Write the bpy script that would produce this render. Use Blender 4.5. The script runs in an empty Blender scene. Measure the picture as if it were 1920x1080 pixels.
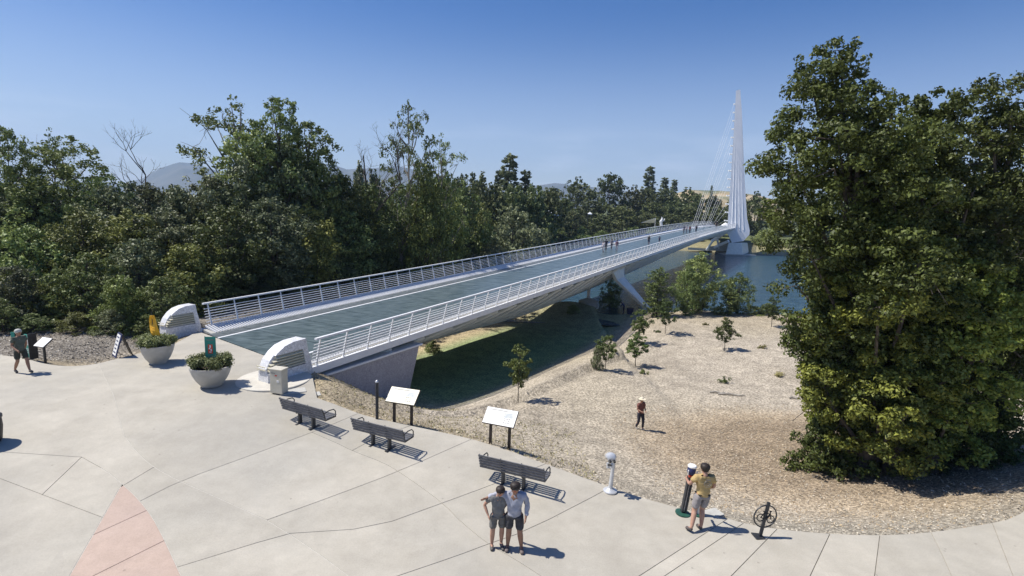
import bpy, bmesh, math, random
import numpy as np
from mathutils import Vector, Matrix, noise
from mathutils.geometry import delaunay_2d_cdt

SC = bpy.context.scene
COL = SC.collection
RNG = np.random.default_rng(7)
random.seed(5)

# ------------------------------------------------------------------ camera
F = 1000.0; H = 8.1
PITCH = math.atan(155/F); ROLL = math.radians(2.0)
fw = np.array([0, math.cos(PITCH), -math.sin(PITCH)])
u0 = np.array([0, math.sin(PITCH), math.cos(PITCH)]); r0 = np.array([1., 0, 0])
RV = r0*math.cos(ROLL)+u0*math.sin(ROLL); UV = -r0*math.sin(ROLL)+u0*math.cos(ROLL)
cd = bpy.data.cameras.new('camera'); cam = bpy.data.objects.new('camera', cd); COL.objects.link(cam)
cd.sensor_width = 36; cd.lens = 36*F/1920; cd.clip_start = 0.1; cd.clip_end = 20000
cam.matrix_world = Matrix(((RV[0], UV[0], -fw[0], 0), (RV[1], UV[1], -fw[1], 0), (RV[2], UV[2], -fw[2], H), (0, 0, 0, 1)))
SC.camera = cam

# ------------------------------------------------------------------ sky, sun, exposure
W = bpy.data.worlds.new('World'); SC.world = W; W.use_nodes = True
SUN_EL = math.radians(56.5); SUN_AZ = math.radians(-84)      # azimuth from +Y clockwise (sun stands to the left)
wn = W.node_tree; wn.nodes.clear()
wo = wn.nodes.new('ShaderNodeOutputWorld'); bg = wn.nodes.new('ShaderNodeBackground')
sky = wn.nodes.new('ShaderNodeTexSky'); sky.sky_type = 'NISHITA'; sky.sun_disc = False
sky.sun_elevation = SUN_EL; sky.sun_rotation = SUN_AZ
sky.altitude = 0; sky.air_density = 1.0; sky.dust_density = 0.7; sky.ozone_density = 4.5
bg.inputs['Strength'].default_value = 0.085
# faint thin clouds low over the horizon
tc = wn.nodes.new('ShaderNodeTexCoord'); sx = wn.nodes.new('ShaderNodeSeparateXYZ')
wn.links.new(tc.outputs['Generated'], sx.inputs[0])
mp = wn.nodes.new('ShaderNodeMapping'); mp.inputs['Scale'].default_value = (5, 5, 26)
wn.links.new(tc.outputs['Generated'], mp.inputs[0])
nz = wn.nodes.new('ShaderNodeTexNoise'); nz.inputs['Scale'].default_value = 1.0; nz.inputs['Detail'].default_value = 6
wn.links.new(mp.outputs[0], nz.inputs['Vector'])
cr = wn.nodes.new('ShaderNodeValToRGB'); cr.color_ramp.elements[0].position = .50; cr.color_ramp.elements[1].position = .72
wn.links.new(nz.outputs['Fac'], cr.inputs[0])
band = wn.nodes.new('ShaderNodeValToRGB'); e = band.color_ramp.elements
e[0].position = 0.0; e[0].color = (.85, .85, .85, 1); e[1].position = .15; e[1].color = (0, 0, 0, 1)
wn.links.new(sx.outputs['Z'], band.inputs[0])
mu = wn.nodes.new('ShaderNodeMath'); mu.operation = 'MULTIPLY'
wn.links.new(cr.outputs[0], mu.inputs[0]); wn.links.new(band.outputs[0], mu.inputs[1])
mu2 = wn.nodes.new('ShaderNodeMath'); mu2.operation = 'MULTIPLY'; mu2.inputs[1].default_value = .70; mu2.use_clamp = True
low = wn.nodes.new('ShaderNodeValToRGB'); low.color_ramp.interpolation = 'EASE'
low.color_ramp.elements[0].position = 0.; low.color_ramp.elements[0].color = (1, 1, 1, 1); low.color_ramp.elements[1].position = .34; low.color_ramp.elements[1].color = (0, 0, 0, 1)
wn.links.new(sx.outputs['Z'], low.inputs[0])
hb = wn.nodes.new('ShaderNodeMath'); hb.operation = 'MULTIPLY_ADD'; hb.inputs[1].default_value = .62      # pale air low over the horizon
wn.links.new(low.outputs[0], hb.inputs[0]); wn.links.new(mu.outputs[0], hb.inputs[2]); wn.links.new(hb.outputs[0], mu2.inputs[0])
mx = wn.nodes.new('ShaderNodeMix'); mx.data_type = 'RGBA'; mx.inputs['B'].default_value = (8.2, 9.0, 10.6, 1)
wn.links.new(mu2.outputs[0], mx.inputs['Factor']); hsv = wn.nodes.new('ShaderNodeHueSaturation'); hsv.inputs['Saturation'].default_value = 1.36; hsv.inputs['Hue'].default_value = .512
wn.links.new(sky.outputs[0], hsv.inputs['Color']); wn.links.new(hsv.outputs[0], mx.inputs['A'])
wn.links.new(mx.outputs['Result'], bg.inputs['Color']); wn.links.new(bg.outputs[0], wo.inputs[0])

sd = bpy.data.lights.new('sun', 'SUN'); sd.energy = 5.0; sd.angle = math.radians(.53); sd.color = (1, .955, .88)
so = bpy.data.objects.new('sun', sd); COL.objects.link(so)
sdir = Vector((math.sin(SUN_AZ)*math.cos(SUN_EL), math.cos(SUN_AZ)*math.cos(SUN_EL), math.sin(SUN_EL)))
so.rotation_euler = sdir.to_track_quat('Z', 'Y').to_euler()
SC.view_settings.view_transform = 'Standard'; SC.view_settings.look = 'None'
SC.view_settings.exposure = 0.38; SC.view_settings.gamma = 1.0; SC.view_settings.use_curve_mapping = False
SC.render.engine = 'CYCLES'
SC.cycles.volume_bounces = 0; SC.cycles.max_bounces = 6; SC.cycles.transparent_max_bounces = 8

# ------------------------------------------------------------------ layout helpers
def ray(px, py):
    return fw+RV*(px-960)/F+UV*(540-py)/F
def at_depth(px, py, Y):                 # point on the picture ray at ground distance Y
    d = ray(px, py); return np.array([0, 0, H])+d*(Y/d[1])
def at_z(px, py, z):
    d = ray(px, py); return np.array([0, 0, H])+d*((z-H)/d[2])
def zp(x, y):                            # height of the plaza paving
    u = (np.asarray(y)-.3*np.asarray(x)-13)*.08
    return np.clip(u, 0, .8)
def on_plaza(px, py, dz=0.0):
    z = 0.
    for _ in range(25):
        P = at_z(px, py, z+dz); z = float(zp(P[0], P[1]))
    P[2] = z; return P

AZ = math.radians(28.41); BD = np.array([math.sin(AZ), math.cos(AZ)]); BN = np.array([-math.cos(AZ), math.sin(AZ)])
BP = np.array([-8.58, 22.07]); BW = 9.95
def s0_(off): return -.14+.145*off
def dz_(s): return .8+.0196*s+.1211e-3*s*s-.8018e-6*s**3
def bpt(s, off, dz=0.0):
    p = BP+BD*s+BN*off; return np.array([p[0], p[1], dz_(s)+dz])

# plaza outline (world), from left round the far edge to the right
EDGE_PX = [(0, 665), (50, 672), (82, 682), (125, 687), (175, 684), (225, 671), (272, 660), (325, 646)]
EDGE_PX2 = [(595, 746), (640, 762), (680, 778), (720, 787), (775, 799), (862, 817), (917, 832), (1025, 870), (1135, 910), (1200, 932), (1265, 950),
            (1365, 972), (1395, 981), (1457, 992), (1557, 1001), (1650, 1004), (1737, 999), (1830, 986), (1920, 968)]
def chaikin(P, n=2):
    P = [np.array(p, float) for p in P]
    for _ in range(n):
        Q = [P[0]]
        for a, b in zip(P[:-1], P[1:]): Q += [a*.75+b*.25, a*.25+b*.75]
        Q.append(P[-1]); P = Q
    return P
LE = [on_plaza(*p)[:2] for p in EDGE_PX]; RE = [on_plaza(*p)[:2] for p in EDGE_PX2]
LE = [LE[0]+(LE[0]-LE[1])*8+np.array([-6, 1.0])]+LE
RE = RE+[RE[-1]+(RE[-1]-RE[-2])*3+np.array([0, 2.]), np.array([40., 30.])]
LE = chaikin(LE); RE = chaikin(RE)
bridge_start = [bpt(s0_(BW)-.01, BW+.2)[:2], bpt(s0_(0)-.01, -.1)[:2]]
pad_pts = [bpt(-.6, -.9)[:2]]
FAR_EDGE = LE+bridge_start+pad_pts+RE
PLAZA = np.array(FAR_EDGE+[np.array([40., -8.]), np.array([-45., -8.])])
def inside(P, poly):
    x, y = P[:, 0], P[:, 1]; c = np.zeros(len(P), bool); n = len(poly)
    for i in range(n):
        a, b = poly[i], poly[i-1]
        m = ((a[1] > y) != (b[1] > y))
        with np.errstate(divide='ignore', invalid='ignore'):
            xi = (b[0]-a[0])*(y-a[1])/(b[1]-a[1]+1e-12)+a[0]
        c ^= m & (x < xi)
    return c
def edge_dist(P, line):
    best = np.full(len(P), 1e9); near = np.zeros((len(P), 2))
    for a, b in zip(line[:-1], line[1:]):
        a = np.asarray(a); ab = np.asarray(b)-a; t = np.clip(((P-a)@ab)/(ab@ab+1e-12), 0, 1)
        q = a+t[:, None]*ab; d = np.hypot(*(P-q).T); m = d < best
        best[m] = d[m]; near[m] = q[m]
    return best, near
def sstep(a, b, x):
    t = np.clip((x-a)/(b-a), 0, 1); return t*t*(3-2*t)
WATER_Z = -4.05
def bank_near(x): return 62.8+.40*3.0*np.log1p(np.exp(np.clip((8-x)/3.0, -30, 60)))-.02*(x-8)+1.2*np.sin(x*.35)+.7*np.sin(x*.9+1)
def bank_far(x): return 168-np.where(x < 40, (x-40)*.28, (x-40)*.12)+3*np.sin(x*.06)
def ground(P):
    P = np.atleast_2d(np.asarray(P, float)); x, y = P[:, 0], P[:, 1]
    ins = inside(P, PLAZA); d, q = edge_dist(P, FAR_EDGE); d = np.where(ins, 0, d)
    ze = zp(q[:, 0], q[:, 1])
    side = (P-BP)@BN                                   # >BW : left of the bridge
    right = 3.3*(1-np.exp(-d/11.0))+.35*sstep(0, 3, d)
    left = .12*sstep(0, 1.5, d)+3.3*sstep(9, 42, d)
    k = sstep(BW-.5, BW+3.5, side)
    uu = (P-BP)@BD
    right = right+1.7*sstep(.3, 6, uu)*sstep(-7, -.5, side)*sstep(50, 26, uu)
    z = ze-.03-(right*(1-k)+left*k)
    z = np.where(ins, zp(x, y)-.16, z)
    z += np.where(ins, 0, sstep(1, 6, d)*(.10*np.sin(x*.31+y*.17)+.07*np.sin(x*.13-y*.41+2)))
    yn, yf = bank_near(x), bank_far(x)
    riv = sstep(-2.5, 2.5, y-yn)
    z = z*(1-riv)+(-5.4)*riv
    far = sstep(-3, 4, y-yf)
    zf = -2.6+2.2*sstep(4, 40, y-yf)+3*sstep(40, 160, y-yf)
    z = z*(1-far)+zf*far
    return z
def gz(x, y): return float(ground([[x, y]])[0])
def on_ground(px, py):
    z = -3.
    for _ in range(40):
        P = at_z(px, py, z); z = .5*z+.5*gz(P[0], P[1])
    P[2] = gz(P[0], P[1]); return P

# ------------------------------------------------------------------ materials
MATS = {}
def principled(name, col, rough=.6, metal=0., spec=.5):
    m = bpy.data.materials.new(name); m.use_nodes = True
    b = m.node_tree.nodes['Principled BSDF']
    b.inputs['Base Color'].default_value = (*col, 1); b.inputs['Roughness'].default_value = rough
    b.inputs['Metallic'].default_value = metal; b.inputs['Specular IOR Level'].default_value = spec
    MATS[name] = m; return m, m.node_tree, b
def node(nt, t, **kw):
    n = nt.nodes.new(t)
    for k, v in kw.items(): setattr(n, k, v)
    return n
def noise_mat(name, c1, c2, scale=5., rough=.7, detail=4., bump=0., bscale=None, lo=.35, hi=.65, metal=0., spec=.4, c3=None, s3=.5, world=False):
    m, nt, b = principled(name, c1, rough, metal, spec)
    g = node(nt, 'ShaderNodeNewGeometry') if world else node(nt, 'ShaderNodeTexCoord')
    src = g.outputs['Position'] if world else g.outputs['Object']
    n = node(nt, 'ShaderNodeTexNoise'); n.inputs['Scale'].default_value = scale; n.inputs['Detail'].default_value = detail
    nt.links.new(src, n.inputs['Vector'])
    r = node(nt, 'ShaderNodeValToRGB'); r.color_ramp.elements[0].position = lo; r.color_ramp.elements[1].position = hi
    r.color_ramp.elements[0].color = (*c1, 1); r.color_ramp.elements[1].color = (*c2, 1)
    nt.links.new(n.outputs['Fac'], r.inputs[0]); out = r.outputs[0]
    if c3:
        n3 = node(nt, 'ShaderNodeTexNoise'); n3.inputs['Scale'].default_value = s3; n3.inputs['Detail'].default_value = 5
        nt.links.new(src, n3.inputs['Vector'])
        r3 = node(nt, 'ShaderNodeValToRGB'); r3.color_ramp.elements[0].position = .45; r3.color_ramp.elements[1].position = .7
        mxx = node(nt, 'ShaderNodeMix', data_type='RGBA'); mxx.inputs['B'].default_value = (*c3, 1)
        nt.links.new(n3.outputs['Fac'], r3.inputs[0]); nt.links.new(r3.outputs[0], mxx.inputs['Factor'])
        nt.links.new(out, mxx.inputs['A']); out = mxx.outputs['Result']
    nt.links.new(out, b.inputs['Base Color'])
    if bump:
        nb = node(nt, 'ShaderNodeTexNoise'); nb.inputs['Scale'].default_value = bscale or scale*4; nb.inputs['Detail'].default_value = 3
        nt.links.new(src, nb.inputs['Vector'])
        bp = node(nt, 'ShaderNodeBump'); bp.inputs['Strength'].default_value = bump; bp.inputs['Distance'].default_value = .02
        nt.links.new(nb.outputs['Fac'], bp.inputs['Height']); nt.links.new(bp.outputs[0], b.inputs['Normal'])
    return m
def leaf_mat(name, dark, light, autumn=None):
    m = bpy.data.materials.new(name); m.use_nodes = True; nt = m.node_tree; nt.nodes.clear(); MATS[name] = m
    o = node(nt, 'ShaderNodeOutputMaterial'); a = node(nt, 'ShaderNodeAttribute', attribute_name='tone')
    oi = node(nt, 'ShaderNodeObjectInfo')
    r = node(nt, 'ShaderNodeValToRGB'); r.color_ramp.elements[0].color = (*dark, 1); r.color_ramp.elements[1].color = (*light, 1)
    nt.links.new(a.outputs['Fac'], r.inputs[0])
    hs = node(nt, 'ShaderNodeHueSaturation')
    mr = node(nt, 'ShaderNodeMapRange'); mr.inputs['To Min'].default_value = .62; mr.inputs['To Max'].default_value = 1.35
    nt.links.new(oi.outputs['Random'], mr.inputs[0]); nt.links.new(mr.outputs[0], hs.inputs['Value'])
    mr2 = node(nt, 'ShaderNodeMapRange'); mr2.inputs['To Min'].default_value = .478; mr2.inputs['To Max'].default_value = .512
    mm = node(nt, 'ShaderNodeMath', operation='FRACT'); m7 = node(nt, 'ShaderNodeMath', operation='MULTIPLY'); m7.inputs[1].default_value = 7.3
    nt.links.new(oi.outputs['Random'], m7.inputs[0]); nt.links.new(m7.outputs[0], mm.inputs[0]); nt.links.new(mm.outputs[0], mr2.inputs[0])
    nt.links.new(mr2.outputs[0], hs.inputs['Hue']); nt.links.new(r.outputs[0], hs.inputs['Color'])
    p = node(nt, 'ShaderNodeBsdfPrincipled'); p.inputs['Roughness'].default_value = .55; p.inputs['Specular IOR Level'].default_value = .35
    t = node(nt, 'ShaderNodeBsdfTranslucent'); mix = node(nt, 'ShaderNodeMixShader'); mix.inputs[0].default_value = .20
    nt.links.new(hs.outputs[0], p.inputs['Base Color']); nt.links.new(hs.outputs[0], t.inputs['Color'])
    nt.links.new(p.outputs[0], mix.inputs[1]); nt.links.new(t.outputs[0], mix.inputs[2]); nt.links.new(mix.outputs[0], o.inputs[0])
    return m
def attr_mat(name, rough=.9, grain=True):
    m, nt, b = principled(name, (.3, .3, .3), rough, 0, .2)
    a = node(nt, 'ShaderNodeVertexColor', layer_name='col'); g = node(nt, 'ShaderNodeNewGeometry')
    if not grain:
        nt.links.new(a.outputs[0], b.inputs['Base Color']); return m
    out = a.outputs[0]
    for sc, lo, hi, a0, a1 in ((9., .40, .62, .60, 1.32), (1.1, .35, .65, .84, 1.12), (30., .40, .60, .72, 1.22)):
        n = node(nt, 'ShaderNodeTexNoise'); n.inputs['Scale'].default_value = sc; n.inputs['Detail'].default_value = 5
        nt.links.new(g.outputs['Position'], n.inputs['Vector'])
        mr = node(nt, 'ShaderNodeMapRange'); mr.inputs['From Min'].default_value = lo; mr.inputs['From Max'].default_value = hi
        mr.inputs['To Min'].default_value = a0; mr.inputs['To Max'].default_value = a1; nt.links.new(n.outputs['Fac'], mr.inputs[0])
        v = node(nt, 'ShaderNodeVectorMath', operation='SCALE'); nt.links.new(out, v.inputs[0]); nt.links.new(mr.outputs[0], v.inputs['Scale'])
        out = v.outputs[0]
    nt.links.new(out, b.inputs['Base Color'])
    nb = node(nt, 'ShaderNodeTexNoise'); nb.inputs['Scale'].default_value = 14; nb.inputs['Detail'].default_value = 6
    nt.links.new(g.outputs['Position'], nb.inputs['Vector'])
    bp = node(nt, 'ShaderNodeBump'); bp.inputs['Strength'].default_value = .6; bp.inputs['Distance'].default_value = .06
    nt.links.new(nb.outputs['Fac'], bp.inputs['Height']); nt.links.new(bp.outputs[0], b.inputs['Normal'])
    return m

M_ground = attr_mat('ground_earth')
M_chip = attr_mat('chip', .85, False)
M_conc = noise_mat('concrete', (.405, .372, .308), (.47, .434, .362), 1.3, .85, 8, .25, 60, .3, .7, c3=(.355, .335, .29), s3=.16, world=True)
def slab_tone(m):
    nt = m.node_tree; b = nt.nodes['Principled BSDF']; l = b.inputs['Base Color'].links[0]; src = l.from_socket
    oi = node(nt, 'ShaderNodeObjectInfo'); mr = node(nt, 'ShaderNodeMapRange'); mr.inputs['To Min'].default_value = .93; mr.inputs['To Max'].default_value = 1.04
    nt.links.new(oi.outputs['Random'], mr.inputs[0]); out = src
    g = node(nt, 'ShaderNodeNewGeometry')
    def scaled(out, fac):
        v = node(nt, 'ShaderNodeVectorMath', operation='SCALE'); nt.links.new(out, v.inputs[0]); nt.links.new(fac, v.inputs['Scale']); return v.outputs[0]
    out = scaled(out, mr.outputs[0])
    # dark spots (gum, drips), small scratches and soft traffic stains
    v = node(nt, 'ShaderNodeTexVoronoi'); v.inputs['Scale'].default_value = 1.5; nt.links.new(g.outputs['Position'], v.inputs['Vector'])
    r_ = node(nt, 'ShaderNodeMapRange'); r_.inputs['From Min'].default_value = .03; r_.inputs['From Max'].default_value = .055; r_.inputs['To Min'].default_value = .72; r_.inputs['To Max'].default_value = 1
    nt.links.new(v.outputs['Distance'], r_.inputs[0]); out = scaled(out, r_.outputs[0])
    for sc, a, c, lo in ((.55, .40, .60, .945), (3.2, .42, .66, .97), (26., .35, .60, .93)):
        n = node(nt, 'ShaderNodeTexNoise'); n.inputs['Scale'].default_value = sc; n.inputs['Detail'].default_value = 7; n.inputs['Roughness'].default_value = .62
        nt.links.new(g.outputs['Position'], n.inputs['Vector'])
        q = node(nt, 'ShaderNodeMapRange'); q.inputs['From Min'].default_value = a; q.inputs['From Max'].default_value = c; q.inputs['To Min'].default_value = lo; q.inputs['To Max'].default_value = 1.03
        nt.links.new(n.outputs['Fac'], q.inputs[0]); out = scaled(out, q.outputs[0])
    nt.links.new(out, b.inputs['Base Color'])
M_pink = noise_mat('concrete_pink', (.44, .335, .27), (.49, .375, .305), 1.6, .85, 8, .25, 60, .3, .7, c3=(.40, .31, .26), s3=.4, world=True)
slab_tone(M_conc); slab_tone(M_pink)
M_seal = noise_mat('joint_sealant', (.46, .44, .38), (.56, .53, .46), 8, .8, world=True)
M_pad = noise_mat('pad_concrete', (.50, .47, .41), (.57, .54, .47), 3, .85, world=True)
M_lid = noise_mat('lid', (.40, .39, .36), (.46, .45, .41), 6, .8)
M_white = noise_mat('white_paint', (.74, .75, .76), (.80, .80, .80), 3, .4, spec=.5)
M_whitefar = noise_mat('pylon_paint', (.76, .77, .78), (.82, .82, .82), .4, .45, spec=.5, world=True)
M_tube = noise_mat('tube_paint', (.68, .71, .68), (.78, .80, .76), 2.0, .35, world=True)
M_glass = None
def deck_mat():
    m, nt, b = principled('deck_glass', (.03, .05, .055), .30, 0, .35)
    g = node(nt, 'ShaderNodeNewGeometry'); mp_ = node(nt, 'ShaderNodeMapping'); mp_.inputs['Rotation'].default_value = (0, 0, AZ)
    mp_.inputs['Scale'].default_value = (1.2, 9, 1)
    nt.links.new(g.outputs['Position'], mp_.inputs[0])
    n = node(nt, 'ShaderNodeTexNoise'); n.inputs['Scale'].default_value = 1.; n.inputs['Detail'].default_value = 5
    nt.links.new(mp_.outputs[0], n.inputs['Vector'])
    r = node(nt, 'ShaderNodeValToRGB'); r.color_ramp.elements[0].position = .35; r.color_ramp.elements[1].position = .72
    r.color_ramp.elements[0].color = (.038, .060, .066, 1); r.color_ramp.elements[1].color = (.17, .215, .225, 1)
    nt.links.new(n.outputs['Fac'], r.inputs[0]); nt.links.new(r.outputs[0], b.inputs['Base Color'])
    return m
M_glass = deck_mat()
M_glassgrey = noise_mat('deck_grey', (.07, .085, .088), (.14, .155, .16), 4, .4, world=True)
def mosaic(name, c, c2, sc=9.):
    m, nt, b = principled(name, c, .35, 0, .5)
    t = node(nt, 'ShaderNodeTexCoord'); v = node(nt, 'ShaderNodeTexVoronoi', feature='DISTANCE_TO_EDGE'); v.inputs['Scale'].default_value = sc
    nt.links.new(t.outputs['Object'], v.inputs['Vector'])
    v2 = node(nt, 'ShaderNodeTexVoronoi'); v2.inputs['Scale'].default_value = sc; nt.links.new(t.outputs['Object'], v2.inputs['Vector'])
    r = node(nt, 'ShaderNodeValToRGB'); r.color_ramp.elements[0].position = .03; r.color_ramp.elements[1].position = .07
    r.color_ramp.elements[0].color = (*c2, 1); r.color_ramp.elements[1].color = (*c, 1)
    nt.links.new(v.outputs['Distance'], r.inputs[0])
    sp = node(nt, 'ShaderNodeSeparateColor'); nt.links.new(v2.outputs['Color'], sp.inputs[0])
    mr = node(nt, 'ShaderNodeMapRange'); mr.inputs['To Min'].default_value = .86; mr.inputs['To Max'].default_value = 1.04
    nt.links.new(sp.outputs[0], mr.inputs[0])
    s = node(nt, 'ShaderNodeVectorMath', operation='SCALE'); nt.links.new(r.outputs[0], s.inputs[0]); nt.links.new(mr.outputs[0], s.inputs['Scale'])
    nt.links.new(s.outputs[0], b.inputs['Base Color'])
    bp = node(nt, 'ShaderNodeBump'); bp.inputs['Strength'].default_value = .4; bp.inputs['Distance'].default_value = .01
    nt.links.new(r.outputs[0], bp.inputs['Height']); nt.links.new(bp.outputs[0], b.inputs['Normal'])
    return m
M_mosaic = mosaic('white_mosaic', (.77, .77, .78), (.56, .56, .58), 11.)
M_mosaic_wall = mosaic('wall_mosaic', (.36, .36, .41), (.25, .25, .30), 8.)
M_louver = noise_mat('louver', (.60, .56, .42), (.66, .62, .47), 5, .5)
M_dark = noise_mat('dark_metal', (.035, .037, .042), (.055, .057, .062), 10, .45, metal=.3)
M_slat = noise_mat('bench_slat', (.075, .078, .088), (.12, .122, .135), 12, .5, spec=.5)
M_black = noise_mat('black', (.012, .012, .013), (.02, .02, .021), 8, .5)
M_brown = noise_mat('brown_post', (.035, .025, .02), (.055, .04, .03), 8, .6)
M_panelA = noise_mat('panel_cream', (.70, .66, .50), (.76, .72, .56), 2, .45)
M_panelB = noise_mat('panel_white', (.74, .73, .70), (.80, .79, .76), 2, .45)
M_print = noise_mat('print_grey', (.12, .12, .13), (.25, .24, .22), 14, .5)
M_printpale = noise_mat('print_pale', (.38, .42, .44), (.60, .58, .50), 9, .5)
M_bowl = noise_mat('planter_concrete', (.40, .39, .36), (.47, .455, .42), 5, .85, bump=.2, c3=(.33, .32, .29), s3=1.4)
M_soil = noise_mat('soil', (.04, .03, .02), (.08, .06, .045), 20, .95)
M_green = noise_mat('banner_green', (.02, .20, .155), (.03, .26, .20), 2, .6)
M_red = noise_mat('red_mark', (.55, .06, .03), (.62, .09, .04), 3, .6)
M_orange = noise_mat('orange_banner', (.72, .36, .02), (.80, .46, .03), 3, .6)
M_greenbase = noise_mat('green_base', (.02, .07, .05), (.03, .10, .07), 4, .5)
M_kiosk = noise_mat('kiosk_beige', (.50, .47, .38), (.58, .54, .44), 3, .5)
M_silver = noise_mat('silver', (.52, .53, .54), (.64, .65, .66), 6, .35, metal=.35)
M_blue = noise_mat('navy', (.015, .02, .07), (.03, .04, .12), 4, .5)
M_bark = noise_mat('bark', (.05, .042, .034), (.12, .10, .082), 8, .9, bump=.5)
M_barkpale = noise_mat('bark_pale', (.16, .145, .13), (.26, .24, .21), 8, .9, bump=.4)
M_canvas = noise_mat('canvas', (.75, .75, .75), (.80, .80, .80), 2, .7)
M_rock = noise_mat('rock', (.25, .23, .20), (.40, .37, .32), 4, .9)
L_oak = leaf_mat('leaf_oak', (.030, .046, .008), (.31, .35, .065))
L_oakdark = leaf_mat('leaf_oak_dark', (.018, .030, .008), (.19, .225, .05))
L_for = leaf_mat('leaf_forest', (.044, .068, .022), (.30, .365, .115))
L_grey = leaf_mat('leaf_grey_green', (.045, .06, .03), (.24, .28, .14))
L_yel = leaf_mat('leaf_yellow_green', (.05, .068, .018), (.32, .365, .10))
L_wil = leaf_mat('leaf_willow', (.045, .075, .02), (.22, .28, .085))
L_pale = leaf_mat('leaf_pale', (.07, .09, .045), (.26, .29, .15))
L_far = leaf_mat('leaf_far', (.032, .048, .018), (.17, .20, .07))
L_sap = leaf_mat('leaf_sapling', (.035, .06, .018), (.17, .22, .06))
L_pl = leaf_mat('leaf_planter', (.09, .12, .04), (.28, .34, .13))
L_dry = leaf_mat('leaf_dry', (.16, .14, .05), (.40, .36, .16))

# ------------------------------------------------------------------ mesh helpers
def tag(o, label=None, cat=None, group=None, kind=None):
    if label: o['label'] = label
    if cat: o['category'] = cat
    if group: o['group'] = group
    if kind: o['kind'] = kind
    return o
def link(name, me, parent=None, loc=None, mat=None):
    o = bpy.data.objects.new(name, me); COL.objects.link(o)
    if parent: o.parent = parent
    if loc is not None: o.location = loc
    if mat and me is not None: me.materials.append(mat)
    return o
def empty(name, loc, label, cat, group=None, rz=0.):
    o = bpy.data.objects.new(name, None); COL.objects.link(o); o.location = [float(v) for v in loc]
    o.rotation_euler = (0, 0, rz); o.empty_display_size = .2
    return tag(o, label, cat, group)
def fast_mesh(name, V, Fc, k):
    me = bpy.data.meshes.new(name); V = np.asarray(V, np.float32); Fc = np.asarray(Fc, np.int32)
    me.vertices.add(len(V)); me.vertices.foreach_set('co', V.ravel())
    n = len(Fc); me.loops.add(n*k); me.loops.foreach_set('vertex_index', Fc.ravel())
    me.polygons.add(n); me.polygons.foreach_set('loop_start', np.arange(0, n*k, k, dtype=np.int32))
    me.update(calc_edges=True); return me
def set_attr(me, name, vals, dom='FACE'):
    a = me.attributes.new(name, 'FLOAT', dom); a.data.foreach_set('value', np.asarray(vals, np.float32))
class MB:
    def __init__(s): s.v = []; s.f = []; s.sm = False
    def add(s, V, Fc):
        b = len(s.v); s.v += [tuple(float(c) for c in p) for p in V]; s.f += [tuple(b+i for i in q) for q in Fc]; return s
    def box(s, c, size, R=None):
        x, y, z = [d/2 for d in size]
        V = [Vector((a*x, b*y, d*z)) for d in (-1, 1) for a, b in ((-1, -1), (1, -1), (1, 1), (-1, 1))]
        if R is not None: V = [R @ p for p in V]
        V = [p+Vector(c) for p in V]
        return s.add(V, [(3, 2, 1, 0), (4, 5, 6, 7), (0, 1, 5, 4), (1, 2, 6, 5), (2, 3, 7, 6), (3, 0, 4, 7)])
    def prism(s, poly, z0, z1):            # polygon in xy extruded in z
        n = len(poly); V = [(x, y, z0) for x, y in poly]+[(x, y, z1) for x, y in poly]
        return s.add(V, [tuple(range(n))[::-1], tuple(range(n, 2*n))]+[(i, (i+1) % n, (i+1) % n+n, i+n) for i in range(n)])
    def loft(s, A, B):
        n = len(A); return s.add(list(A)+list(B), [tuple(range(n))[::-1], tuple(range(n, 2*n))]+[(i, (i+1) % n, (i+1) % n+n, i+n) for i in range(n)])
    def tube(s, pts, rad, n=6, cap=True):
        pts = [Vector(p) for p in pts]; k = len(pts); rad = rad if hasattr(rad, '__len__') else [rad]*k
        b = len(s.v); ref = None
        for i, p in enumerate(pts):
            t = (pts[min(i+1, k-1)]-pts[max(i-1, 0)]).normalized()
            if ref is None: ref = Vector((0, 0, 1)) if abs(t.z) < .9 else Vector((1, 0, 0))
            a = t.cross(ref).normalized(); c = a.cross(t).normalized(); ref = c
            for j in range(n):
                w = 2*math.pi*j/n; q = p+(a*math.cos(w)+c*math.sin(w))*rad[i]; s.v.append(tuple(q))
        for i in range(k-1):
            for j in range(n):
                s.f.append((b+i*n+j, b+i*n+(j+1) % n, b+(i+1)*n+(j+1) % n, b+(i+1)*n+j))
        if cap: s.f.append(tuple(b+j for j in range(n))[::-1]); s.f.append(tuple(b+(k-1)*n+j for j in range(n)))
        return s
    def lathe(s, prof, n=24, c=(0, 0, 0)):
        b = len(s.v)
        for r, z in prof:
            for j in range(n):
                w = 2*math.pi*j/n; s.v.append((c[0]+r*math.cos(w), c[1]+r*math.sin(w), c[2]+z))
        for i in range(len(prof)-1):
            for j in range(n): s.f.append((b+i*n+j, b+i*n+(j+1) % n, b+(i+1)*n+(j+1) % n, b+(i+1)*n+j))
        s.f.append(tuple(b+j for j in range(n))[::-1]); s.f.append(tuple(b+(len(prof)-1)*n+j for j in range(n)))
        return s
    def mesh(s, name, mat, smooth=False, bevel=0.):
        me = bpy.data.meshes.new(name); me.from_pydata(s.v, [], s.f); me.update(); me.materials.append(mat)
        bm = bmesh.new(); bm.from_mesh(me); bmesh.ops.recalc_face_normals(bm, faces=bm.faces)
        if bevel: bmesh.ops.bevel(bm, geom=[e for e in bm.edges if len(e.link_faces) == 2 and e.calc_face_angle(0) > .5], offset=bevel, segments=2, profile=.5, affect='EDGES')
        bm.to_mesh(me); bm.free()
        if smooth:
            me.shade_smooth()
            try: me.set_sharp_from_angle(angle=math.radians(40))
            except Exception: pass
        return me
    def build(s, name, mat, parent=None, smooth=False, bevel=0., loc=None):
        return link(name, s.mesh(name, mat, smooth, bevel), parent, loc)
def RZ(a): return Matrix.Rotation(a, 3, 'Z')
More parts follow.
